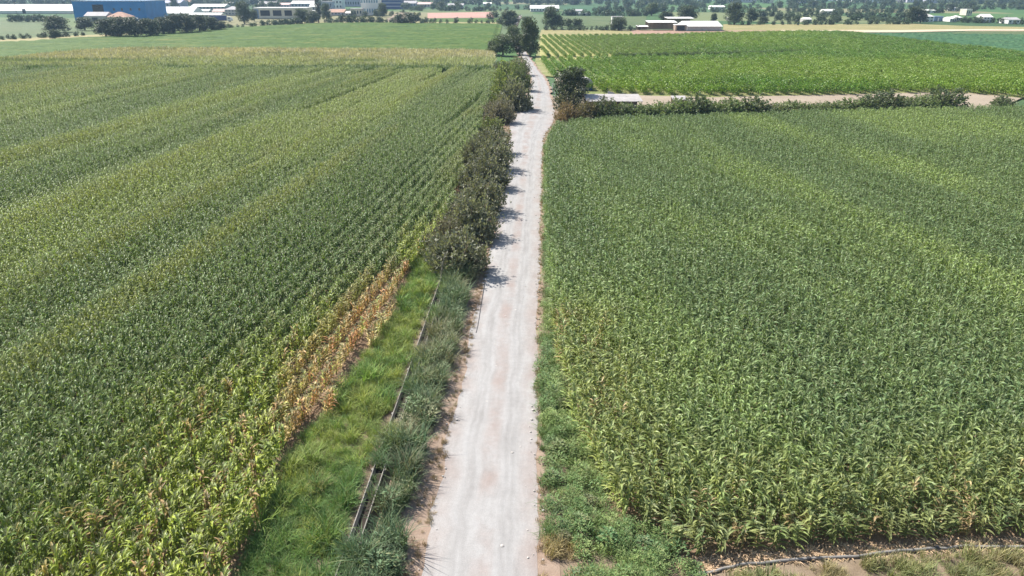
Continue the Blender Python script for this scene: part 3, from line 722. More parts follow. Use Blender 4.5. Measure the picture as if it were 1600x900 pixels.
def put(kind, name, label, cat, loc, meshes, partnames, sx, sz, rz, tint, group=None):
    o = thing(name, label, cat, loc, rz, group); o.scale = (sx, sx, sz)
    for nm, me in zip(partnames, meshes):
        c_ = link(nm, me, o)
        if nm in ('foliage', 'crown'): c_['tint'] = [float(v) for v in tint]
    return o
rg = random.Random(77)
def px_shrub(x, yb, yt, w, label, protos, tint, group=None, name='shrub', base=(2.0, 1.3)):
    b = G(x, yb); z = depth(b); dep = math.atan2(CAM_H, b.y)
    Hm = (yb - yt) * z / FPX / max(.5, math.cos(dep)) ; Wm = w * z / FPX
    Hm = max(.6, Hm - .15 * Wm * math.sin(dep))
    j = rg.uniform(.8, 1.2)
    return put('s', name, label, 'shrub', b, rg.choice(protos), ('stems', 'foliage'), Wm / 2 / base[1], Hm / base[0], rg.uniform(0, 6.28), [c * j for c in tint], group)
DK = (.165, .172, .122)
L1 = [(716, 424, 342, 108, 'nearest dark twiggy shrub of the row left of the road, a dead stem beside it'),
      (698, 392, 335, 62, 'small grey-brown bush on the field side of the nearest roadside shrub'),
      (737, 372, 292, 92, 'second dark shrub from the camera in the row left of the road'),
      (748, 332, 262, 88, 'third dark shrub from the camera in the row left of the road'),
      (757, 296, 232, 84, 'fourth dark shrub from the camera in the row left of the road'),
      (765, 266, 206, 76, 'fifth dark shrub from the camera, shading the middle of the road edge'),
      (768, 240, 190, 66, 'last dark shrub of the dense row left of the road before the gap'),
      (742, 262, 206, 54, 'dusty shrub on the field side of the dense roadside row'),
      (770, 208, 180, 36, 'yellow-green bush filling the gap in the roadside row'),
      (780, 192, 148, 50, 'grey twiggy shrub left of the road just past the side track'),
      (768, 186, 152, 40, 'pale twiggy shrub behind the gap, on the maize side'),
      (806, 172, 116, 50, 'rounded dark shrub throwing shade on the road opposite the shed'),
      (790, 160, 110, 44, 'olive shrub beside the rounded dark shrub opposite the shed'),
      (812, 142, 98, 40, 'green shrub at the left edge of the road bend'),
      (796, 134, 90, 46, 'yellow-green bush on the maize side of the road bend'),
      (806, 118, 84, 46, 'dark bush at the far end of the roadside row before the trees'),
      (780, 114, 92, 26, 'small bush at the corner of the left maize field')]
for i, (x, yb, yt, w, lb) in enumerate(L1):
    tn = DK
    if 'olive' in lb or 'yellow-green' in lb: tn = (.19, .23, .08)
    if 'green shrub' in lb: tn = (.13, .17, .07)
    if 'grey' in lb or 'pale' in lb: tn = (.17, .155, .12)
    px_shrub(x, yb, yt, w, lb, SHB if ('rounded' in lb or 'yellow-green' in lb) else SH, tn, 'shrubs in the row left of the road')
# dead stem by the nearest shrub
b = G(688, 440); mb = MB(); mb.tube([(0, 0, -.1), (.15, .3, 1.0), (.35, .5, 2.0), (.4, .7, 2.6)], [.07, .06, .04, .015], 6); mb.tube([(.15, .3, 1.0), (-.15, .35, 1.7)], [.035, .012], 5)
tag(link('dead_stem', mb.mesh('dead_stem', flat('grey_wood', (.30, .25, .20), .9, .3, 8)), None, b), 'bare grey dead stem leaning beside the nearest roadside shrub', 'dead stem')
# single weeds one can pick out on the verges
WD = [leafy(900 + k, 200, .8, .5, .12, .17, M['grass']) for k in range(3)]
WDm = [w.mesh('foliage', M['grass']) for w in WD]
RD = [tuft(910 + k, 70, 1.7, .35, .04, M['grass'], (1.0, 1.5), (.5, 1.9), 4) for k in range(3)]
for x, y, s, kk, lb in [(872, 712, 1.0, 0, 'round leafy weed on the right verge level with the road edge notch'), (862, 752, .7, 1, 'small leafy weed at the right road edge below the round weed'),
                       (905, 826, .9, 2, 'broad-leaved pale green weed on the right verge near the dry grass patch'), (880, 845, .6, 0, 'low leafy weed left of the broad-leaved weed on the right verge'),
                       (1005, 860, .8, 1, 'bright leafy weed in front of the right field corner'), (950, 850, .9, 2, 'leafy weed in the middle of the bottom right verge'),
                       (880, 640, .8, 1, 'leafy weed on the right verge beside the dry maize stalks'), (920, 790, .7, 0, 'leafy weed on the right verge just before the field corner')]:
    p = G(x, y); o = thing('leafy_weed', lb, 'weed', p, rg.uniform(0, 6), 'leafy weeds on the right verge'); o.scale = (s, s, s); c_ = link('foliage', WDm[kk], o); c_['tint'] = [.12 * rg.uniform(.8, 1.2), .175 * rg.uniform(.85, 1.15), .075]
for x, y, s, lb in [(655, 705, 1.0, 'tall grey-green reed clump beside the road at the dark gap in the weeds'), (640, 745, 1.15, 'tallest reed clump on the left verge above the flume opening'),
                    (600, 800, .9, 'reed clump right of the open end of the flume'), (625, 860, 1.0, 'reed clump at the bottom of the left verge by the shoulder'),
                    (575, 880, .9, 'reed clump at the bottom end of the flume'), (670, 650, .9, 'reed clump on the left verge below the bare gap'),
                    (690, 600, .8, 'reed clump on the left verge at mid distance'), (660, 560, .7, 'yellowish reed clump hanging over the flume'), (715, 520, .8, 'dusty reed clump near the road below the nearest shrub'),
                    (500, 770, .6, 'pale yellow grass clump on the slope left of the flume')]:
    p = G(x, y); o = thing('reed_clump', lb, 'reeds', p, rg.uniform(0, 6), 'reed clumps on the left verge'); o.scale = (s, s, s); c_ = link('foliage', rg.choice(RD), o)
    c_['tint'] = [.30, .29, .12] if 'yellow' in lb else [.12 * rg.uniform(.8, 1.3), .17 * rg.uniform(.85, 1.2), .09]

# hedge at the far edge of the right field
hx = [(888, 184, 160, 30, 'dry reddish bush at the road end of the far hedge'), (912, 182, 158, 34, 'brown-tipped bush beside the dry bush at the road end of the hedge'),
      (938, 181, 152, 40, 'dark bush in the hedge before the white shed roof'), (965, 180, 160, 34, None), (990, 180, 164, 30, None), (1012, 179, 162, 32, None), (1038, 178, 158, 36, None), (1064, 177, 154, 36, None),
      (1088, 177, 148, 40, 'dark bush in the hedge right of the small white roof'), (1112, 176, 156, 34, None), (1140, 175, 154, 38, None), (1172, 174, 152, 48, 'broad rounded bush where the hedge opens to the sand yard'),
      (1215, 172, 160, 32, None), (1245, 171, 158, 34, None), (1275, 171, 160, 30, None), (1300, 170, 158, 32, None), (1330, 169, 154, 34, None),
      (1358, 168, 148, 38, 'tall dusty bush in the middle of the right part of the hedge'), (1385, 167, 142, 44, 'tallest dusty bush in the right part of the hedge'), (1412, 167, 152, 32, None), (1438, 166, 150, 34, None),
      (1474, 164, 136, 42, 'dark rounded bush at the right end of the hedge before the pale sand'), (1450, 165, 150, 30, None), (1565, 163, 150, 24, 'small bush beyond the pale sand at the right edge')]
ORD = 'first second third fourth fifth sixth seventh eighth ninth tenth eleventh twelfth thirteenth fourteenth fifteenth sixteenth'.split()
plain_n = 0
for x, yb, yt, w, lb in hx:
    yb += 6; yt -= 5 if x < 1200 else 4; w *= 1.4
    tn = (.24, .17, .10) if x < 900 else ((.17, .14, .08) if x < 920 else ((.10, .135, .065) if lb else (.15, .20, .085)))
    px_shrub(x, yb, yt, w, lb or 'low dusty shrub in the hedge beyond the right field, %s plain one from the road' % ORD[plain_n], SHB if x > 940 else SH, tn, 'shrubs of the hedge beyond the right field')
    plain_n += lb is None

def px_tree(x, yb, yt, w, label, protos, tint, group=None, name='tree', base=(8, 3.0), cat='tree'):
    b = G(x, yb); z = depth(b); Hm = (yb - yt) * z / FPX; Wm = w * z / FPX; j = rg.uniform(.85, 1.15)
    return put('t', name, label, cat, b, rg.choice(protos), ('trunk', 'crown'), Wm / 2 / base[1], Hm / base[0], rg.uniform(0, 6.28), [c * j for c in tint], group)
DT = (.068, .09, .044)
NT_ = [(892, 166, 104, 56, 'dark upright tree beside the shed roof right of the road bend'),
       (828, 88, 30, 36, 'tall dark tree on the right of the road far ahead'), (812, 86, 54, 26, 'lower dark tree joined to the tall tree by the far road'), (786, 86, 54, 38, 'rounded olive tree left of the road far ahead'), (770, 84, 64, 22, 'small bush-like tree at the end of the tan maize strip'),
       (803, 70, 40, 24, 'slim tree behind the rounded olive tree'), (797, 44, 17, 36, 'dark tree standing over the distant bend of the road'), (824, 48, 26, 22, 'tree right of the distant bend of the road'),
       (862, 45, 11, 34, 'lone dark tree right of the road beyond the vineyard'), (966, 47, 27, 28, 'bushy tree against the small white tower house'),
       (1018, 24, 5, 26, 'pale green tree left of the farm sheds'), (1040, 34, 18, 26, 'dark tree directly behind the open farm shed'), (1073, 33, 9, 34, 'broad dark tree behind the white farm roof'), (1115, 34, 21, 12, 'small dark tree at the right end of the white farm roof'),
       (1147, 38, 5, 34, 'large tree right of the farm sheds'), (1174, 34, 13, 24, 'tree standing right of the large tree by the farm'), (1192, 37, 26, 18, 'low tree at the edge of the ochre grass'),
       (1425, 36, 11, 26, 'tall dark tree left of the white and blue house'), (1438, 36, 15, 20, 'dark tree touching the white and blue house'),
       (87, 50, 25, 42, 'round dark tree on the meadow at the left edge'), (86, 61, 46, 18, 'small tree at the ditch below the round tree'), (133, 47, 27, 28, 'tree before the blue factory wall'),
       (382, 37, 3, 24, 'slim tree left of the long white-roofed hall'), (398, 33, 16, 14, 'small tree at the corner of the long white-roofed hall'), (472, 36, 14, 26, 'tree at the right end of the long white-roofed hall'), (489, 37, 18, 26, 'dark tree beside the cypress'),
       (510, 32, 6, 16, 'tree right of the cypress'), (598, 26, 5, 16, 'dark tree before the striped blue building'), (272, 12, -4, 14, 'dark tree between the pale roofs behind the factory')]
for x, yb, yt, w, lb in NT_:
    px_tree(x, yb, yt, w, lb, TR, DT if 'olive' not in lb and 'pale' not in lb else (.10, .13, .06))
px_tree(498, 35, -4, 10, 'narrow dark cypress among the factory buildings', TRC, (.035, .05, .03), None, 'cypress_tree', (10, 1.3))
# hedge before the blue factory and along the green crop
HB = [(166, 58, 30, 34), (188, 58, 27, 38), (212, 58, 28, 36), (236, 57, 29, 32), (256, 54, 27, 28), (272, 53, 22, 30), (292, 52, 22, 34), (312, 50, 23, 30), (330, 48, 26, 26), (346, 47, 33, 18)]
for i, (x, yb, yt, w) in enumerate(HB):
    px_tree(x, yb, yt, w, 'dark bushy tree in the thick hedge before the blue factory, %s from the left' % ORD[i], TR, (.06, .08, .044), 'trees of the thick hedge before the blue factory')
for x, yb, yt, w in [(533, 36, 23, 16), (545, 36, 24, 14), (556, 36, 24, 14), (568, 36, 25, 14), (580, 36, 25, 14), (592, 36, 26, 12)]:
    px_tree(x, yb, yt, w, 'low green bush in the clipped hedge behind the green crop', TRF, (.05, .085, .035), 'bushes of the clipped hedge', 'bush', (8, 3.4), 'bush')
for x, yb, yt, w, lb in [(622, 37, 22, 22, 'left half of the dark bush before the cream mound'), (642, 37, 20, 32, 'dark broad bush before the cream mound'), (713, 36, 27, 9, 'small dark bush alone on the bright green strip'),
                     (658, 15, 8, 14, 'dark bush behind the cream mound'), (690, 16, 2, 16, 'tree behind the reddish plot'), (716, 13, 2, 12, 'slim tree right of the tree behind the reddish plot'), (770, 30, 18, 20, 'bush at the right end of the reddish plot')]:
    px_tree(x, yb, yt, w, lb, TRF, DT, None, 'tree', (8, 3.4))
for x in (878, 888, 898, 905): px_tree(x, 42.5, 29.5, 13, 'dark bush of the short hedge right of the lone tree', TRF, DT, 'bushes of the short hedge', 'bush', (8, 3.4), 'bush')
for k in range(8): px_tree(18 + k * 7 + rg.uniform(-1, 1), 34, 23.5 + rg.uniform(-1, 1), 11, 'green bush in the row before the long white greenhouse', TRF, (.05, .09, .05), 'bushes before the long white greenhouse', 'bush', (8, 3.4), 'bush')
# trees over the plain: each is a tree, alike and tiny
FT = []
for a, b, n_, h in [((1200, 30), (1232, 31), 5, 8), ((1240, 33), (1262, 34), 5, 8), ((1272, 32), (1318, 35), 9, 9), ((1362, 34), (1400, 34), 7, 7), ((1300, 22), (1325, 24), 5, 7), ((1330, 28), (1352, 30), 3, 9), ((1490, 33), (1530, 35), 6, 6), ((1545, 34), (1600, 38), 7, 6),
                     ((1460, 16), (1530, 18), 8, 9), ((1190, 12), (1330, 13), 16, 9), ((1350, 13), (1600, 12), 26, 9), ((880, 7), (1180, 9), 28, 9), ((700, 7), (880, 6), 14, 8), ((0, 9), (115, 9), 22, 12), ((350, 14), (440, 16), 9, 11), ((440, 10), (520, 12), 7, 10), ((230, 6), (350, 5), 10, 9),
                     ((352, 22), (400, 27), 9, 9), ((500, 24), (660, 26), 16, 8), ((240, 9), (520, 10), 18, 9), ((620, 10), (680, 12), 6, 8), ((920, 13), (1100, 12), 14, 9), ((1030, 17), (1060, 18), 3, 9), ((600, 14), (830, 15), 16, 8), ((980, 20), (1010, 24), 5, 8)]:
    for k in range(n_):
        u = rg.random(); FT.append((a[0] + (b[0] - a[0]) * u, a[1] + (b[1] - a[1]) * u + rg.uniform(-1, 1), h * rg.uniform(.7, 1.3)))
for k in range(90):
    FT.append((rg.uniform(-20, 1620), rg.uniform(-2, 6), rg.uniform(7, 14)))
for x, y, h in FT[:300]:
    b = G(x, y); z = depth(b); w = h * rg.uniform(.8, 1.5) * z / FPX; Hm = h * z / FPX; j = rg.uniform(.8, 1.4)
    put('t', 'tree', 'small distant tree scattered over the plain', 'tree', b, rg.choice(TRF), ('trunk', 'crown'), w / 2 / 3.4, Hm / 8, rg.uniform(0, 6.28), (.072 * j, .10 * j, .055 * j), 'distant trees over the plain')

WDF = [tree_meshes(860 + k, 8, 3.4, -.2, 12, 18, 1.5) for k in range(4)]
WDF = [(lambda a: a)(m_) for m_ in WDF]
wall = []
for tk_, cr_ in WDF:
    a = MB(); a.add([tuple(v_.co) for v_ in cr_.vertices], [tuple(p_.vertices) for p_ in cr_.polygons], 0); wall.append(a.mesh('wood_tree', M['tree_leaf']))
rs = np.random.RandomState(71); q = []
while len(q) < 2800:
    x = rs.uniform(-60, 1660); y = -10 + 19 * rs.rand() ** 1.1
    b = G(x, y)
    if vnoise(b.x * .006, b.y * .003, 15) > .45 or rs.rand() < .15: q.append((b.x, b.y, -.3))
nb = len(q)
for a, b, c_ in [((880, 23.8), (1012, 24.5), 60), ((1180, 25), (1425, 27), 70), ((1200, 18), (1480, 20), 90), ((1330, 31), (1610, 36.5), 60), ((920, 17), (1135, 19), 60), ((1060, 13), (1610, 14.5), 110), ((640, 16.5), (800, 17), 40), ((0, 61.5), (140, 54.5), 30), ((345, 45), (480, 36), 40), ((480, 36), (790, 36), 50), ((846, 46.5), (1000, 47), 30), ((1130, 38.5), (1420, 37.5), 50)]:
    for k_ in range(c_):
        u = rs.rand(); p_ = G(a[0] + (b[0] - a[0]) * u, a[1] + (b[1] - a[1]) * u + rs.normal(0, .25)); q.append((p_.x, p_.y, -.25))
P3 = np.array(q); n = len(P3); sc_ = rs.uniform(.7, 1.5, n); sc_[nb:] *= np.interp(P3[nb:, 1], [250, 600], [.13, .42])
scatter('distant_wood', P3, np.c_[np.zeros(n), np.zeros(n), rs.rand(n) * 6.28], np.c_[sc_ * 1.2, sc_ * 1.2, sc_], np.tile([.06, .09, .05], (n, 1)) * rs.uniform(.7, 1.5, (n, 1)), rs.randint(0, 4, n), wall, 'far-off belts of trees and hedgerow scrub merging into one mass over the plain', 'woodland')

# ------------------------------------------------------------------ vineyard
def vine_meshes(seed):
    rs = np.random.RandomState(seed); tk = MB(); lf = MB()
    tk.tube([(0, 0, -.05), (.04, .02, .4), (-.02, 0, .8)], [.05, .04, .035], 5)
    for s in (-1, 1): tk.tube([(-.02, 0, .78), (.05, s * .5, .95), (0, s * .85, 1.0)], [.03, .02, .012], 4)
    n = 330; c_ = rs.normal(0, 1, (n, 3)) * np.array([.42, .62, .30]); c_[:, 2] = 1.05 + c_[:, 2] * .9
    c_[:60, 0] *= 1.5; c_[:60, 2] -= .35
    cards(lf, c_, rs.normal(0, 1, (n, 3)) + np.array([0, 0, -.2]), .25, .22, rs)
    return tk.mesh('trunk', M['bark']), lf.mesh('canopy', M['vine_leaf'])
VN = [vine_meshes(950 + k) for k in range(4)]
VNall = []
for k in range(4):
    a = MB()
    for me, mi in zip(VN[k], (0, 1)):
        a.add([tuple(v.co) for v in me.vertices], [tuple(p.vertices) for p in me.polygons], mi)
    VNall.append(a.mesh('vine', [M['bark'], M['vine_leaf']]))
VY = [(862, 121), (846, 100), (846, 57), (1000, 56), (1250, 51.5), (1320, 52), (1500, 75), (1640, 90), (1720, 150), (1596, 152), (1492, 144), (1330, 147.5), (1110, 150), (1000, 147), (950, 146), (905, 140), (880, 125)]
VYw = [G(*p) for p in VY]
rs = np.random.RandomState(61); va = R(-1.6); d = np.array([math.sin(va), math.cos(va)]); nn = np.array([d[1], -d[0]])
pts = []
for r_ in np.arange(-20, 200):
    for u in np.arange(140, 430, 1.55):
        q = u * d + r_ * 2.6 * nn; pts.append((q[0] + rs.normal(0, .1), q[1] + rs.normal(0, .15), 0))
P3 = np.array(pts); P3 = P3[inpoly(P3[:, :2], [(p.x, p.y) for p in VYw]) & inframe(P3, 60)]
ppx = np.array([P(p) for p in P3]); track = np.interp(ppx[:, 0], [840, 1130, 1260], [92.5, 88.5, 85.0])
tw = np.interp(ppx[:, 0], [1100, 1270], [2.2, .0]); P3 = P3[np.abs(ppx[:, 1] - track) > tw]
# a row of gaps here and there
P3 = P3[vnoise(P3[:, 0] * .4, P3[:, 1] * .4, 5) < .93]
n = len(P3); x, y = P3[:, 0], P3[:, 1]
k = fbm(x * .03, y * .02, 4)
tn = lerp3(np.tile([.095, .20, .025], (n, 1)), np.array([.165, .265, .035]), sstep(.35, .65, k))
upx = np.array([P(p)[0] for p in P3]); upper = (np.array([P(p)[1] for p in P3]) < 91) & (rs.rand(n) < sstep(1170, 1020, upx))
tn[upper] = lerp3(tn[upper], np.array([.12, .20, .035]), np.full(upper.sum(), .8))
tn *= rs.normal(1, .13, (n, 1)).clip(.6, 1.4)
ex = []
for k_ in range(150):      # vines added on the track, tinted dark to paint the row-end shadows
    xx = 960 + 295 * k_ / 150; b = G(xx, np.interp(xx, [840, 1130, 1260], [92.5, 88.5, 84.5])); ex.append((b.x, b.y, 0))
P3 = np.r_[P3, np.array(ex)]; tn = np.r_[tn, np.tile([.055, .11, .028], (150, 1))]; upper = np.r_[upper, np.zeros(150, bool)]; n = len(P3); y = P3[:, 1]
pick = rs.randint(0, 4, n); rz = rs.normal(0, .12, n) + np.where(rs.rand(n) < .5, math.pi, 0) - va
s = rs.normal(1.12, .12, n); s[upper] *= .95
order = np.argsort(y); px_all = np.array([P(p)[0] for p in P3]); cand = [i for i in order if 0 < px_all[i] < 1600][:300]
mask = np.ones(n, bool); mask[cand] = False
for i in cand:
    o = thing('grapevine', 'leafy green vine in the front part of the vineyard facing the sand yard', 'vine', tuple(P3[i]), float(rz[i]), 'vines at the front of the vineyard'); o.scale = (s[i], s[i], s[i])
    o.scale.x *= .85; link('trunk', VN[pick[i]][0], o); c_ = link('canopy', VN[pick[i]][1], o); c_['tint'] = [float(v) for v in tn[i]]
m = mask; scatter('vineyard', P3[m], np.c_[np.zeros(m.sum()), np.zeros(m.sum()), rz[m]], np.c_[s * np.where(upper, .5, .64), s, s * np.where(upper, .62, .75)][m], tn[m], pick[m], VNall, 'carpet of bright green vines in rows across the vineyard behind the front vines', 'vines')
print('vines', n)
# dark line between the two vineyard blocks: row-end shade put into vine colour above
# ------------------------------------------------------------------ farm things by the bend
M['white_sheet'] = flat('white_sheet', (.72, .70, .66), .6, .08, .6)
M['pale_sheet'] = flat('dusty_sheet', (.36, .335, .325), .7, .2, .9)
M['grey_sheet'] = flat('grey_sheet', (.42, .40, .38), .7, .15, 1)
M['dark'] = flat('dark_opening', (.03, .03, .035), .8)
M['wood'] = flat('grey_timber', (.33, .27, .21), .9, .25, 3)
M['white_wall'] = flat('white_wall', (.74, .73, .70), .8, .06, .3)
M['cream_wall'] = flat('cream_wall', (.62, .56, .46), .85, .1, .3)
M['blue_wall'] = flat('blue_cladding', (.022, .19, .48), .55, .12, .2)
M['slate_blue'] = flat('slate_blue', (.17, .24, .36), .6, .1, .2)
M['navy'] = flat('navy_wall', (.05, .07, .20), .6, .1, .2)
M['lilac'] = flat('lilac_wall', (.40, .39, .46), .8, .06, .3)
M['glass'] = flat('dark_glass', (.05, .07, .09), .15, .2, .5, .6)
M['glass_blue'] = flat('blue_glass', (.14, .27, .36), .2, .2, .5, .6)
M['tile'] = flat('roof_tile', (.42, .26, .19), .85, .15, .6)
M['roof_grey'] = flat('grey_roof', (.40, .38, .38), .8, .12, .4)
M['pink_roof'] = flat('pale_red_roof', (.60, .44, .40), .85, .12, .5)
M['blue_barrel'] = flat('blue_plastic', (.06, .12, .42), .45, .1, 1)

def lean_to(x0, x1, yb, name, label, depth_m, hf, hb, cat='shed', post=3, m='white_sheet'):
    a = G(x0, yb); b = G(x1, yb); W = (b - a).length
    o = thing(name, label, cat, a, math.atan2(b.y - a.y, b.x - a.x))
    npan = max(3, int(W / 1.1)); pw = W / npan
    mb = MB(); mb.add([(0, 0, 0), (pw - .02, 0, 0), (pw - .02, depth_m, hb - hf), (0, depth_m, hb - hf), (0, 0, .05), (pw - .02, 0, .05), (pw - .02, depth_m, hb - hf + .05), (0, depth_m, hb - hf + .05)], [(0,3,2,1), (4,5,6,7), (0,1,5,4), (1,2,6,5), (2,3,7,6), (3,0,4,7)])
    pm = mb.mesh('roof_panel', M[m])
    for k in range(npan): link('roof_panel', pm, o, (k * pw, 0, hf + (.015 if k % 2 else 0)))
    for k in range(post):
        for y_, h_ in ((.15, hf), (depth_m - .15, hb)):
            mb = MB(); mb.box(-.06, .06, -.06, .06, 0, h_ - .03); link('post', mb.mesh('post', M['wood']), o, (.2 + (W - .4) * k / (post - 1), y_, 0))
    mb = MB(); mb.box(.1, W - .1, depth_m - .1, depth_m - .05, 0, hb - .2); link('back_wall', mb.mesh('back_wall', M['wood']), o)
    return o
lean_to(916, 1004, 173, 'open_shed', 'long low open shed with a pale sheet roof behind the hedge', 5.5, 1.55, 2.1, post=5, m='pale_sheet')
lean_to(1051, 1074, 170, 'small_shelter', 'small shelter with a white sheet roof behind the hedge', 2.6, 1.5, 1.9, m='pale_sheet')
# hut with a barrel roof behind the dark tree
px_shrub(890, 172, 138, 46, 'dark bush at the foot of the upright tree by the shed', SHB, (.07, .08, .05))
b = G(912, 140); hut = thing('round_hut', 'small barrel-roofed grey hut behind the dark tree', 'hut', b, .1)
mb = MB(); mb.box(-1.5, 1.5, -1.2, 1.2, 0, 1.5); link('wall', mb.mesh('wall', M['cream_wall']), hut)
mb = MB(); n = 9; vs = []
for y_ in (-1.35, 1.35):
    for k in range(n): a = math.pi * k / (n - 1); vs.append((1.62 * math.cos(a), y_, 1.5 + 1.05 * math.sin(a)))
mb.add(vs, [(k, k + 1, n + k + 1, n + k) for k in range(n - 1)] + [tuple(range(n)), tuple(range(2*n-1, n-1, -1))]); link('roof', mb.mesh('roof', M['roof_grey']), hut)
mb = MB(); mb.box(-.4, .4, -1.22, -1.195, 0, 1.3); link('door', mb.mesh('door', M['wood']), hut)
b = G(923, 141, 0); mb = MB(); mb.tube([(0, 0, 0), (0, 0, .08), (0, 0, .45), (0, 0, .85), (0, 0, .92)], [.30, .34, .37, .34, .28], 12)
tag(link('barrel', mb.mesh('barrel', M['blue_barrel'], False), None, b), 'blue plastic barrel beside the barrel-roofed hut', 'barrel')
b = G(957, 152); mb = MB(); mb.add([(-1.2, -.7, 0), (1.3, -.6, 0), (1.4, .7, 0), (-1.1, .6, 0), (-.9, -.1, 1.25), (.1, 0, .95), (1.0, .1, .35)], [(0, 1, 6, 5), (0, 5, 4), (1, 2, 6), (2, 3, 4, 5), (2, 5, 6), (3, 0, 4)])
tag(link('tarp_heap', mb.mesh('tarp_heap', M['grey_sheet']), None, b), 'slumped heap under a grey tarpaulin in front of the vines', 'heap')
for x, y, lb in [(872, 172, 'white fence post at the road corner by the dry bush'), (869, 163, 'second white fence post along the road bend'), (866, 153, 'third white fence post along the road bend'), (863, 143, 'farthest white fence post along the road bend')]:
    b = G(x, y); po = thing('fence_post', lb, 'post', b, 0, 'fence posts at the road bend'); mb = MB(); mb.tube([(0, 0, -.1), (0, 0, 1.6)], [.07, .06], 8); link('shaft', mb.mesh('shaft', M['white_wall']), po)
    mb = MB(); mb.tube([(0, 0, 1.6), (0, 0, 1.66), (0, 0, 1.7)], [.085, .085, .02], 8); link('cap', mb.mesh('cap', M['grey_sheet']), po)
a = G(880, 172); mb = MB(); mb.box(0, 3.0, -.12, .12, 0, .8); mb.box(-.06, 3.06, -.18, .18, .803, .9)
tag(link('low_wall', mb.mesh('low_wall', M['white_wall']), None, a), 'low white masonry wall at the foot of the dark tree', 'wall')

# ------------------------------------------------------------------ buildings of the plain
def building(name, label, x0, x1, yt, yb, dm, roof, wm, rm, win=None, roof_frac=.3, parts=(), cat='building', wmat='glass', rz=None):
    a = G(x0, yb); b = G(x1, yb); W = (b - a).length; H = (yb - yt) * depth(a) / FPX
    o = thing(name, label, cat, a, math.atan2(b.y - a.y, b.x - a.x) if rz is None else rz)
    hr = H * roof_frac if roof in ('gable', 'hip') else .35; hw = H - hr
    mb = MB(); mb.box(0, W, 0, dm, 0, hw); link('wall', mb.mesh('wall', M[wm]), o)
    e = min(.5, W * .03); mb = MB()
    if roof == 'gable':
        mb.add([(-e, -e, hw), (W+e, -e, hw), (W+e, dm/2, H), (-e, dm/2, H), (W+e, dm+e, hw), (-e, dm+e, hw)], [(0,1,2,3), (3,2,4,5), (0,3,5), (1,4,2), (0,5,4,1)])
    elif roof == 'hip':
        q = min(dm / 2, W * .4); mb.add([(-e, -e, hw), (W+e, -e, hw), (W+e, dm+e, hw), (-e, dm+e, hw), (q, dm/2, H), (W-q, dm/2, H)], [(0,1,5,4), (1,2,5), (2,3,4,5), (3,0,4), (0,3,2,1)])
    else: mb.box(-.15, W + .15, -.15, dm + .15, hw + .002, H)
    link('roof', mb.mesh('roof', M[rm]), o)
    if win:
        nc, nr = win[:2]; ww = W / nc * .5; wh = hw / nr * .45
        f = MB(); f.box(0, ww, -.06, .05, 0, wh); fm = f.mesh('window', M[wmat])
        fr = MB(); fr.box(-.08, ww + .08, -.14, .02, -.12, -.005); sm = fr.mesh('sill', M['white_wall'])
        for r_ in range(nr):
            for c_ in range(nc):
                w_ = link('window', fm, o, (W * (c_ + .25) / nc, 0, hw * (r_ + .32) / nr))
                if nc * nr < 14: link('sill', sm, w_)
    for nm, u0, u1, v0, v1, mm in parts:
        mb = MB(); mb.box(W*u0, W*u1, -.12, .1, H*v0, H*v1); link(nm, mb.mesh(nm, M[mm]), o)
    return o
building('greenhouse', 'very long low white greenhouse at the far left edge', -60, 114, 8, 21, 26, 'gable', 'white_wall', 'white_wall', None, .7, [('door', .55, .58, 0, .5, 'dark')])
bf = building('factory', 'big blue clad factory hall with a dark upper opening', 118, 231, 3.5, 33, 30, 'flat', 'blue_wall', 'slate_blue', None, .1,
         [('opening', .27, .42, .46, .82, 'dark'), ('opening_sign', .35, .38, .70, .76, 'white_wall'), ('window', .55, .575, .52, .64, 'glass'), ('window', .66, .685, .52, .64, 'glass'), ('window', .78, .805, .52, .64, 'glass'), ('window', .9, .925, .52, .64, 'glass')])
Wf = (G(231, 33) - G(118, 33)).length; Hf = 29.5 * depth(G(114, 33)) / FPX
mb = MB(); mb.box(-.06, .06, -.06, .06, 0, 1.4); pm = mb.mesh('parapet_post', M['white_wall'])
for k in range(21): link('parapet_post', pm, bf, (Wf * k / 20, .1, Hf))
mb = MB(); mb.box(0, Wf, .05, .15, 1.4, 1.55); link('parapet_rail', mb.mesh('parapet_rail', M['slate_blue']), bf, (0, 0, Hf))
building('shed', 'grey-white shed in front of the blue factory', 134, 167, 20, 36, 10, 'gable', 'grey_sheet', 'roof_grey', None, .35, [('door', .35, .6, 0, .5, 'dark')])
building('house', 'low house with a brown hipped roof before the blue factory', 168, 199, 20, 36, 11, 'hip', 'cream_wall', 'tile', (5, 1), .45, [('door', .05, .12, 0, .4, 'wood')])
building('greenhouse', 'long white greenhouse right of the blue factory', 233, 300, 12, 26, 24, 'gable', 'white_wall', 'white_wall', None, .65, [('door', .75, .78, 0, .4, 'dark')])
building('warehouse', 'pale bluish warehouse roof behind the long white greenhouse', 248, 282, 1, 11, 22, 'gable', 'lilac', 'lilac', (6, 1), .4)
building('warehouse', 'white gabled warehouse behind the left greenhouse', 229, 247, 2, 9, 20, 'gable', 'white_wall', 'white_wall', (4, 1), .5)
building('hall', 'white-roofed hall with a grey front right of the greenhouses', 299, 351, 7, 15, 18, 'gable', 'grey_sheet', 'white_sheet', (9, 1), .45)
building('shed', 'narrow white-roofed shed below the grey-fronted hall', 301, 326, 15, 20, 9, 'gable', 'grey_sheet', 'white_sheet', None, .5, [('door', .4, .55, 0, .5, 'dark')])
building('shed', 'reddish-roofed shed right of the narrow white shed', 332, 352, 14.5, 21, 9, 'gable', 'cream_wall', 'pink_roof', (4, 1), .6)
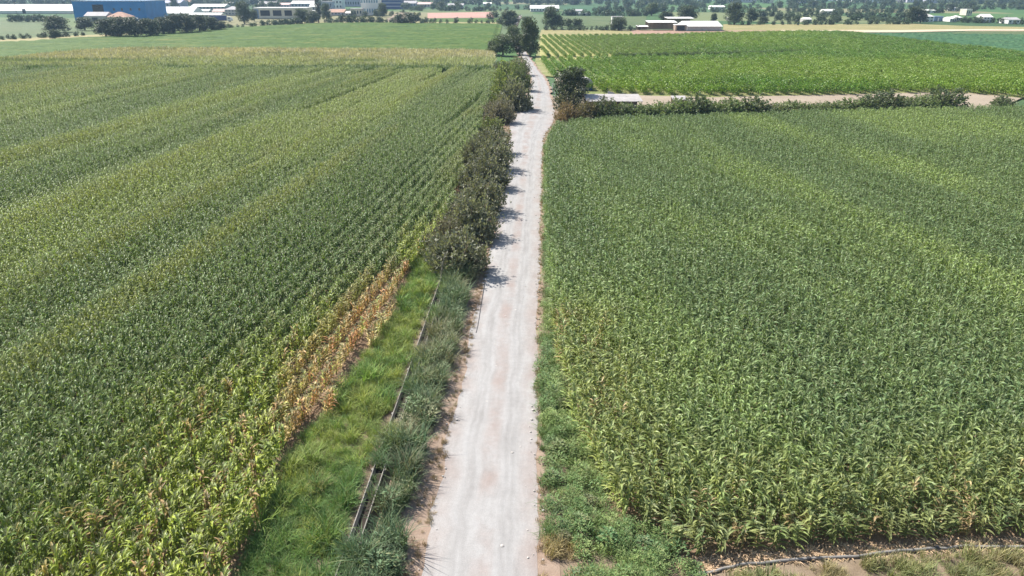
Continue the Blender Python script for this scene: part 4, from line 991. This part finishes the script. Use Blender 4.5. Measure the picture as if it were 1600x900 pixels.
building('house', 'grey hipped-roof house among trees left of the long hall', 352, 372, 11, 24, 11, 'hip', 'grey_sheet', 'roof_grey', (4, 2), .35)
building('warehouse', 'pale far warehouse at the top left of centre', 332, 384, 0, 5, 20, 'gable', 'lilac', 'white_sheet', (8, 1), .5)
building('long_shed', 'low white shed behind the thick hedge', 296, 345, 20.5, 27, 8, 'gable', 'cream_wall', 'white_sheet', (8, 1), .45)
for x0, x1, yt, yb, dm, rf, wm, rm, lb in [
    (404, 430, 3, 12, 16, 'gable', 'cream_wall', 'roof_grey', 'cream gabled store left behind the long hall'), (431, 452, 5, 12, 14, 'gable', 'lilac', 'pink_roof', 'pale pink-roofed store behind the long hall'),
    (484, 497, 6, 18, 12, 'gable', 'grey_sheet', 'white_sheet', 'grey store left of the cypress'), (503, 519, 3, 15, 12, 'flat', 'lilac', 'roof_grey', 'grey flat-roofed block right of the cypress'),
    (628, 650, 2, 11, 14, 'gable', 'lilac', 'roof_grey', 'grey gabled store behind the cream mound'), (651, 680, 4, 11, 14, 'gable', 'cream_wall', 'pink_roof', 'cream store left of the tree behind the reddish plot'),
    (356, 380, 2, 9, 14, 'gable', 'white_wall', 'roof_grey', 'white store behind the slim tree'), (284, 300, 1, 8, 14, 'gable', 'cream_wall', 'tile', 'tile-roofed house right of the bluish warehouse'),
    (548, 566, 14, 25, 10, 'flat', 'cream_wall', 'roof_grey', 'cream flat-roofed annex before the lilac building'), (482, 514, 17, 25, 8, 'flat', 'cream_wall', 'white_sheet', 'low pale wall building at the foot of the cypress'),
    (700, 724, 6, 12, 12, 'gable', 'white_wall', 'roof_grey', 'white barn far behind the reddish plot'), (755, 768, 4, 9, 10, 'gable', 'white_wall', 'white_sheet', 'small white barn far left of the distant road')]:
    building('store_building', lb, x0, x1, yt, yb, dm, rf, wm, rm, (max(3, int((x1 - x0) / 4)), 1), .4, [('door', .42, .5, 0, .4, 'dark')])
# blue lorry trailer parked by the hedge end
a = G(328, 34); tk = thing('parked_lorry', 'dark blue lorry with a white cab parked at the end of the hedge', 'lorry', a, .05); W = (G(362, 34) - a).length
mb = MB(); mb.box(0, W * .74, 0, 2.5, 1.0, 3.6); link('cargo_box', mb.mesh('cargo_box', M['navy']), tk)
mb = MB(); mb.add([(W*.77, 0, .6), (W, 0, .6), (W, 0, 1.6), (W*.93, 0, 2.8), (W*.77, 0, 2.9), (W*.77, 2.4, .6), (W, 2.4, .6), (W, 2.4, 1.6), (W*.93, 2.4, 2.8), (W*.77, 2.4, 2.9)], [(0,1,2,3,4), (9,8,7,6,5), (1,6,7,2), (2,7,8,3), (3,8,9,4), (4,9,5,0), (0,5,6,1)])
cb = link('cab', mb.mesh('cab', M['white_wall']), tk); mb = MB(); mb.box(W*.84, W*.92, -.03, .02, 1.8, 2.5); link('window', mb.mesh('window', M['glass']), cb)
mb = MB(); mb.box(0, W, .5, 2.0, .6, .95); link('chassis', mb.mesh('chassis', M['dark']), tk)
mb = MB(); mb.tube([(0, -.15, 0), (0, .25, 0)], .5, 14); wm_ = mb.mesh('wheel', M['dark'])
for u in (.08, .2, .32, .88):
    for y_ in (.15, 2.2): link('wheel', wm_, tk, (W * u, y_, .5))
# small white dome tank
b = G(380, 31); tko = thing('tank', 'small white dome-topped tank behind the hedge end', 'tank', b); mb = MB(); mb.tube([(0, 0, 0), (0, 0, 1.6), (0, 0, 2.3), (0, 0, 2.6)], [1.5, 1.5, 1.1, .2], 14); link('shell', mb.mesh('shell', M['white_wall']), tko); mb = MB(); mb.tube([(0, 0, 2.55), (0, 0, 2.8)], .25, 8); link('hatch', mb.mesh('hatch', M['grey_sheet']), tko)
building('long_hall', 'long hall with a thin white roof and blue left bay', 398, 480, 13, 29, 16, 'flat', 'cream_wall', 'white_wall', None, .1,
         [('blue_bay', .0, .09, 0, .85, 'slate_blue'), ('opening', .12, .3, .25, .75, 'dark'), ('opening', .36, .52, .25, .75, 'dark'), ('opening', .58, .72, .25, .75, 'dark'), ('opening', .80, .93, .25, .75, 'dark'), ('fascia', -.01, 1.01, .88, .99, 'white_wall')])
building('warehouse', 'pale grey stacked warehouse behind the long hall', 455, 492, 2, 12, 20, 'gable', 'lilac', 'white_sheet', (7, 1), .4)
building('block', 'bright white cubic block left of the lilac building', 520, 535, -6, 14, 14, 'flat', 'white_wall', 'white_wall', (3, 3))
building('block', 'large lilac-grey building at the top edge', 535, 566, -8, 10, 30, 'flat', 'lilac', 'lilac', (8, 2))
building('office', 'white office building with blue glass bands', 565, 592, -2, 24, 16, 'flat', 'white_wall', 'white_wall', (7, 2), .1, [('fascia', -.02, 1.02, .62, .70, 'white_wall')], 'building', 'glass_blue')
building('block', 'dark navy building with pale horizontal bands', 593, 627, -4, 14, 22, 'flat', 'navy', 'navy', None, .1, [('band', 0, 1, .18, .26, 'lilac'), ('band', 0, 1, .45, .53, 'lilac'), ('band', 0, 1, .72, .80, 'lilac')])
building('shed', 'purple-brown roofed shed before the white block', 512, 538, 15, 24, 12, 'gable', 'lilac', 'tile', (5, 1), .5)
building('shed', 'small white-roofed shed left of the office building', 540, 553, 18, 25, 8, 'gable', 'grey_sheet', 'white_sheet', (3, 1), .4)
# cream spoil mound
b = G(628, 33); mb = MB(); rs = np.random.RandomState(2); vs = [(0, 0, 5.2)]; fs = []
for r_ in range(1, 7):
    for k in range(18):
        a = k * math.pi / 9; q = r_ / 6; vs.append((13 * q * math.cos(a) * rs.uniform(.9, 1.1), 7 * q * math.sin(a) * rs.uniform(.9, 1.1), max(-.4, 5.2 * (1 - q ** 1.4) + rs.uniform(-.5, .5) * (q < 1) - .4 * (q == 1))))
fs += [(0, 1 + k, 1 + (k + 1) % 18) for k in range(18)]
for r_ in range(5):
    for k in range(18): fs.append((1 + r_*18 + k, 1 + (r_+1)*18 + k, 1 + (r_+1)*18 + (k+1) % 18, 1 + r_*18 + (k+1) % 18))
mb.add(vs, fs); tag(link('spoil_mound', mb.mesh('spoil_mound', M['sand']), None, (b.x, b.y + 10, 0)), 'cream coloured earth mound behind the dark broad bush', 'mound')
building('hall', 'long low white hall beyond the lone tree', 829, 873, 9, 18, 14, 'gable', 'white_sheet', 'white_wall', (10, 1), .5)
building('house', 'small white cottage in the fields right of centre', 896, 911, 15, 22, 8, 'gable', 'white_wall', 'roof_grey', (3, 1), .35, [('door', .45, .55, 0, .4, 'wood')])
building('shed', 'tiny grey shed right of the small white cottage', 904, 921, 20.5, 24, 6, 'flat', 'grey_sheet', 'white_sheet', None, .1, [('door', .4, .6, 0, .7, 'dark')])
building('tower_house', 'narrow white two-storey pump house by a bushy tree', 956, 973, 27, 45, 5, 'flat', 'white_wall', 'roof_grey', (2, 2), .1, [('door', .6, .8, 0, .28, 'wood')])
building('barn', 'large white-roofed barn at the right end of the farm', 1073, 1127, 35, 48, 22, 'gable', 'grey_sheet', 'white_wall', None, .5, [('gable_trim', -.01, .015, 0, .52, 'white_wall'), ('door', .45, .55, 0, .4, 'roof_grey')])
# open farm shed: roof on posts
for x0, x1, yb, hf, hb, dm, lb in [(1012, 1058, 47, 3.6, 4.2, 9, 'open-fronted cattle shed with a white roof left of the barn'), (1042, 1084, 43, 4.6, 5.0, 10, 'taller open shed with a white roof behind the cattle shed'), (996, 1014, 47, 1.6, 2.0, 6, 'low lean-to at the left end of the cattle shed')]:
    lean_to(x0, x1, yb, 'open_barn', lb, dm, hf, hb, 'shed', 8 if x1 - x0 > 20 else 4, 'white_wall')
building('stall', 'small dark brown shed between the cattle shed and the barn', 1055, 1072, 39, 48, 6, 'flat', 'wood', 'white_wall', None, .1, [('opening', .15, .85, .1, .8, 'dark')])
WH = [(1110, 1132, 9, 15, 'low white farmhouse left of the large tree', 'gable'), (1287, 1307, 15, 22, 'white roofed farmhouse in the middle of the right fields', 'gable'), (1441, 1458, 22, 34, 'white house beside a blue wall', 'hip'),
      (1484, 1494, 27, 34, 'left white cottage of the close pair', 'gable'), (1494, 1503, 25, 33, 'right white cottage of the close pair', 'hip'), (1509, 1518, 15, 24, 'cream square house above the white pair', 'flat'), (1536, 1550, 23, 35, 'white house with a tall gable near the right edge', 'gable'),
      (1575, 1593, 28, 37, 'white gabled cottage with a dark window at the right edge', 'gable'), (1487, 1499, 12, 17, 'small white house behind the trees on the right', 'flat'), (1441, 1462, 15, 20, 'pale roofed house behind the white and blue house', 'gable'), (1258, 1268, 28, 35, 'small grey stone house among shrubs', 'gable'), (1140, 1146, 28, 33, 'tiny white shed by the large tree', 'flat')]
for x0, x1, yt, yb, lb, rf in WH:
    building('house', lb, x0, x1, yt, yb, 9, rf, 'white_wall' if 'cream' not in lb and 'grey' not in lb else ('cream_wall' if 'cream' in lb else 'grey_sheet'), 'white_sheet' if 'gabled' not in lb else 'roof_grey', (3, 1 if yb - yt < 10 else 2), .35, [('door', .42, .52, 0, .3, 'wood')])
building('wall_shed', 'blue wall running right from the white house', 1459, 1473, 26, 33, 8, 'flat', 'slate_blue', 'slate_blue', None, .1, [('door', .4, .55, 0, .7, 'white_wall')], 'shed')
# far town: houses alike and only a few pixels each
def far_house(seed):
    r = random.Random(seed); mb = MB(); w, dd, h, hr = r.uniform(12, 28), r.uniform(9, 14), r.uniform(4, 9), r.uniform(1.5, 3)
    mb.box(0, w, 0, dd, 0, h, 0); mb.add([(-.3, -.3, h), (w+.3, -.3, h), (w+.3, dd/2, h+hr), (-.3, dd/2, h+hr), (w+.3, dd+.3, h), (-.3, dd+.3, h)], [(0,1,2,3), (3,2,4,5), (0,3,5), (1,4,2)], 1)
    for k in range(int(w / 4)): mb.box(k * 4 + 1, k * 4 + 2.2, -.06, .05, h * .35, h * .65, 2)
    return mb.mesh('house', [M[r.choice(['white_wall', 'cream_wall', 'lilac'])], M[r.choice(['tile', 'white_sheet', 'roof_grey', 'pink_roof'])], M['glass']])
FH = [far_house(k) for k in range(8)]
for (x0, x1, y0, y1, n_) in [(800, 885, -2, 5, 16), (1130, 1420, -4, 5, 40), (1420, 1620, -6, 6, 26), (600, 800, -6, 3, 14), (230, 520, -6, 3, 22), (885, 1130, -6, 2, 14), (0, 120, -6, 2, 5)]:
    for k in range(n_):
        b = G(rg.uniform(x0, x1), rg.uniform(y0, y1)); o = link('house', rg.choice(FH), None, b); o.rotation_euler.z = rg.uniform(-.5, .5)
        tag(o, 'tiny pale house of the distant town along the top of the view', 'house', 'houses of the distant town')
# power pole at the top left
for x, yb, yt, lb in [(26, 21, 4, 'thin pole before the white greenhouse at the left edge'), (283, 26, 8, 'thin pole before the greenhouse right of the factory')]:
    b = G(x, yb); o = thing('utility_pole', lb, 'pole', b); H = (yb - yt) * depth(b) / FPX
    mb = MB(); mb.tube([(0, 0, 0), (0, 0, H)], [.2, .14], 8); link('shaft', mb.mesh('shaft', M['wood']), o); mb = MB(); mb.box(-.9, .9, -.06, .06, H - .7, H - .55); link('crossarm', mb.mesh('crossarm', M['wood']), o)

# ------------------------------------------------------------------ haze
mb = MB(); mb.box(-4400, 4400, -400, 6400, -1.3, 40)
hm = bpy.data.materials.new('haze'); hm.use_nodes = True; hn = hm.node_tree.nodes; hn.remove(hn['Principled BSDF'])
pv = hn.new('ShaderNodeVolumePrincipled'); pv.inputs['Color'].default_value = (.50, .73, 1, 1); pv.inputs['Density'].default_value = .00016; pv.inputs['Anisotropy'].default_value = .2
hm.node_tree.links.new(pv.outputs[0], hn['Material Output'].inputs['Volume'])
hz = link('haze', mb.mesh('haze', hm)); hz['kind'] = 'stuff'; hz['label'] = 'pale blue haze over the distant plain'; hz['category'] = 'haze'
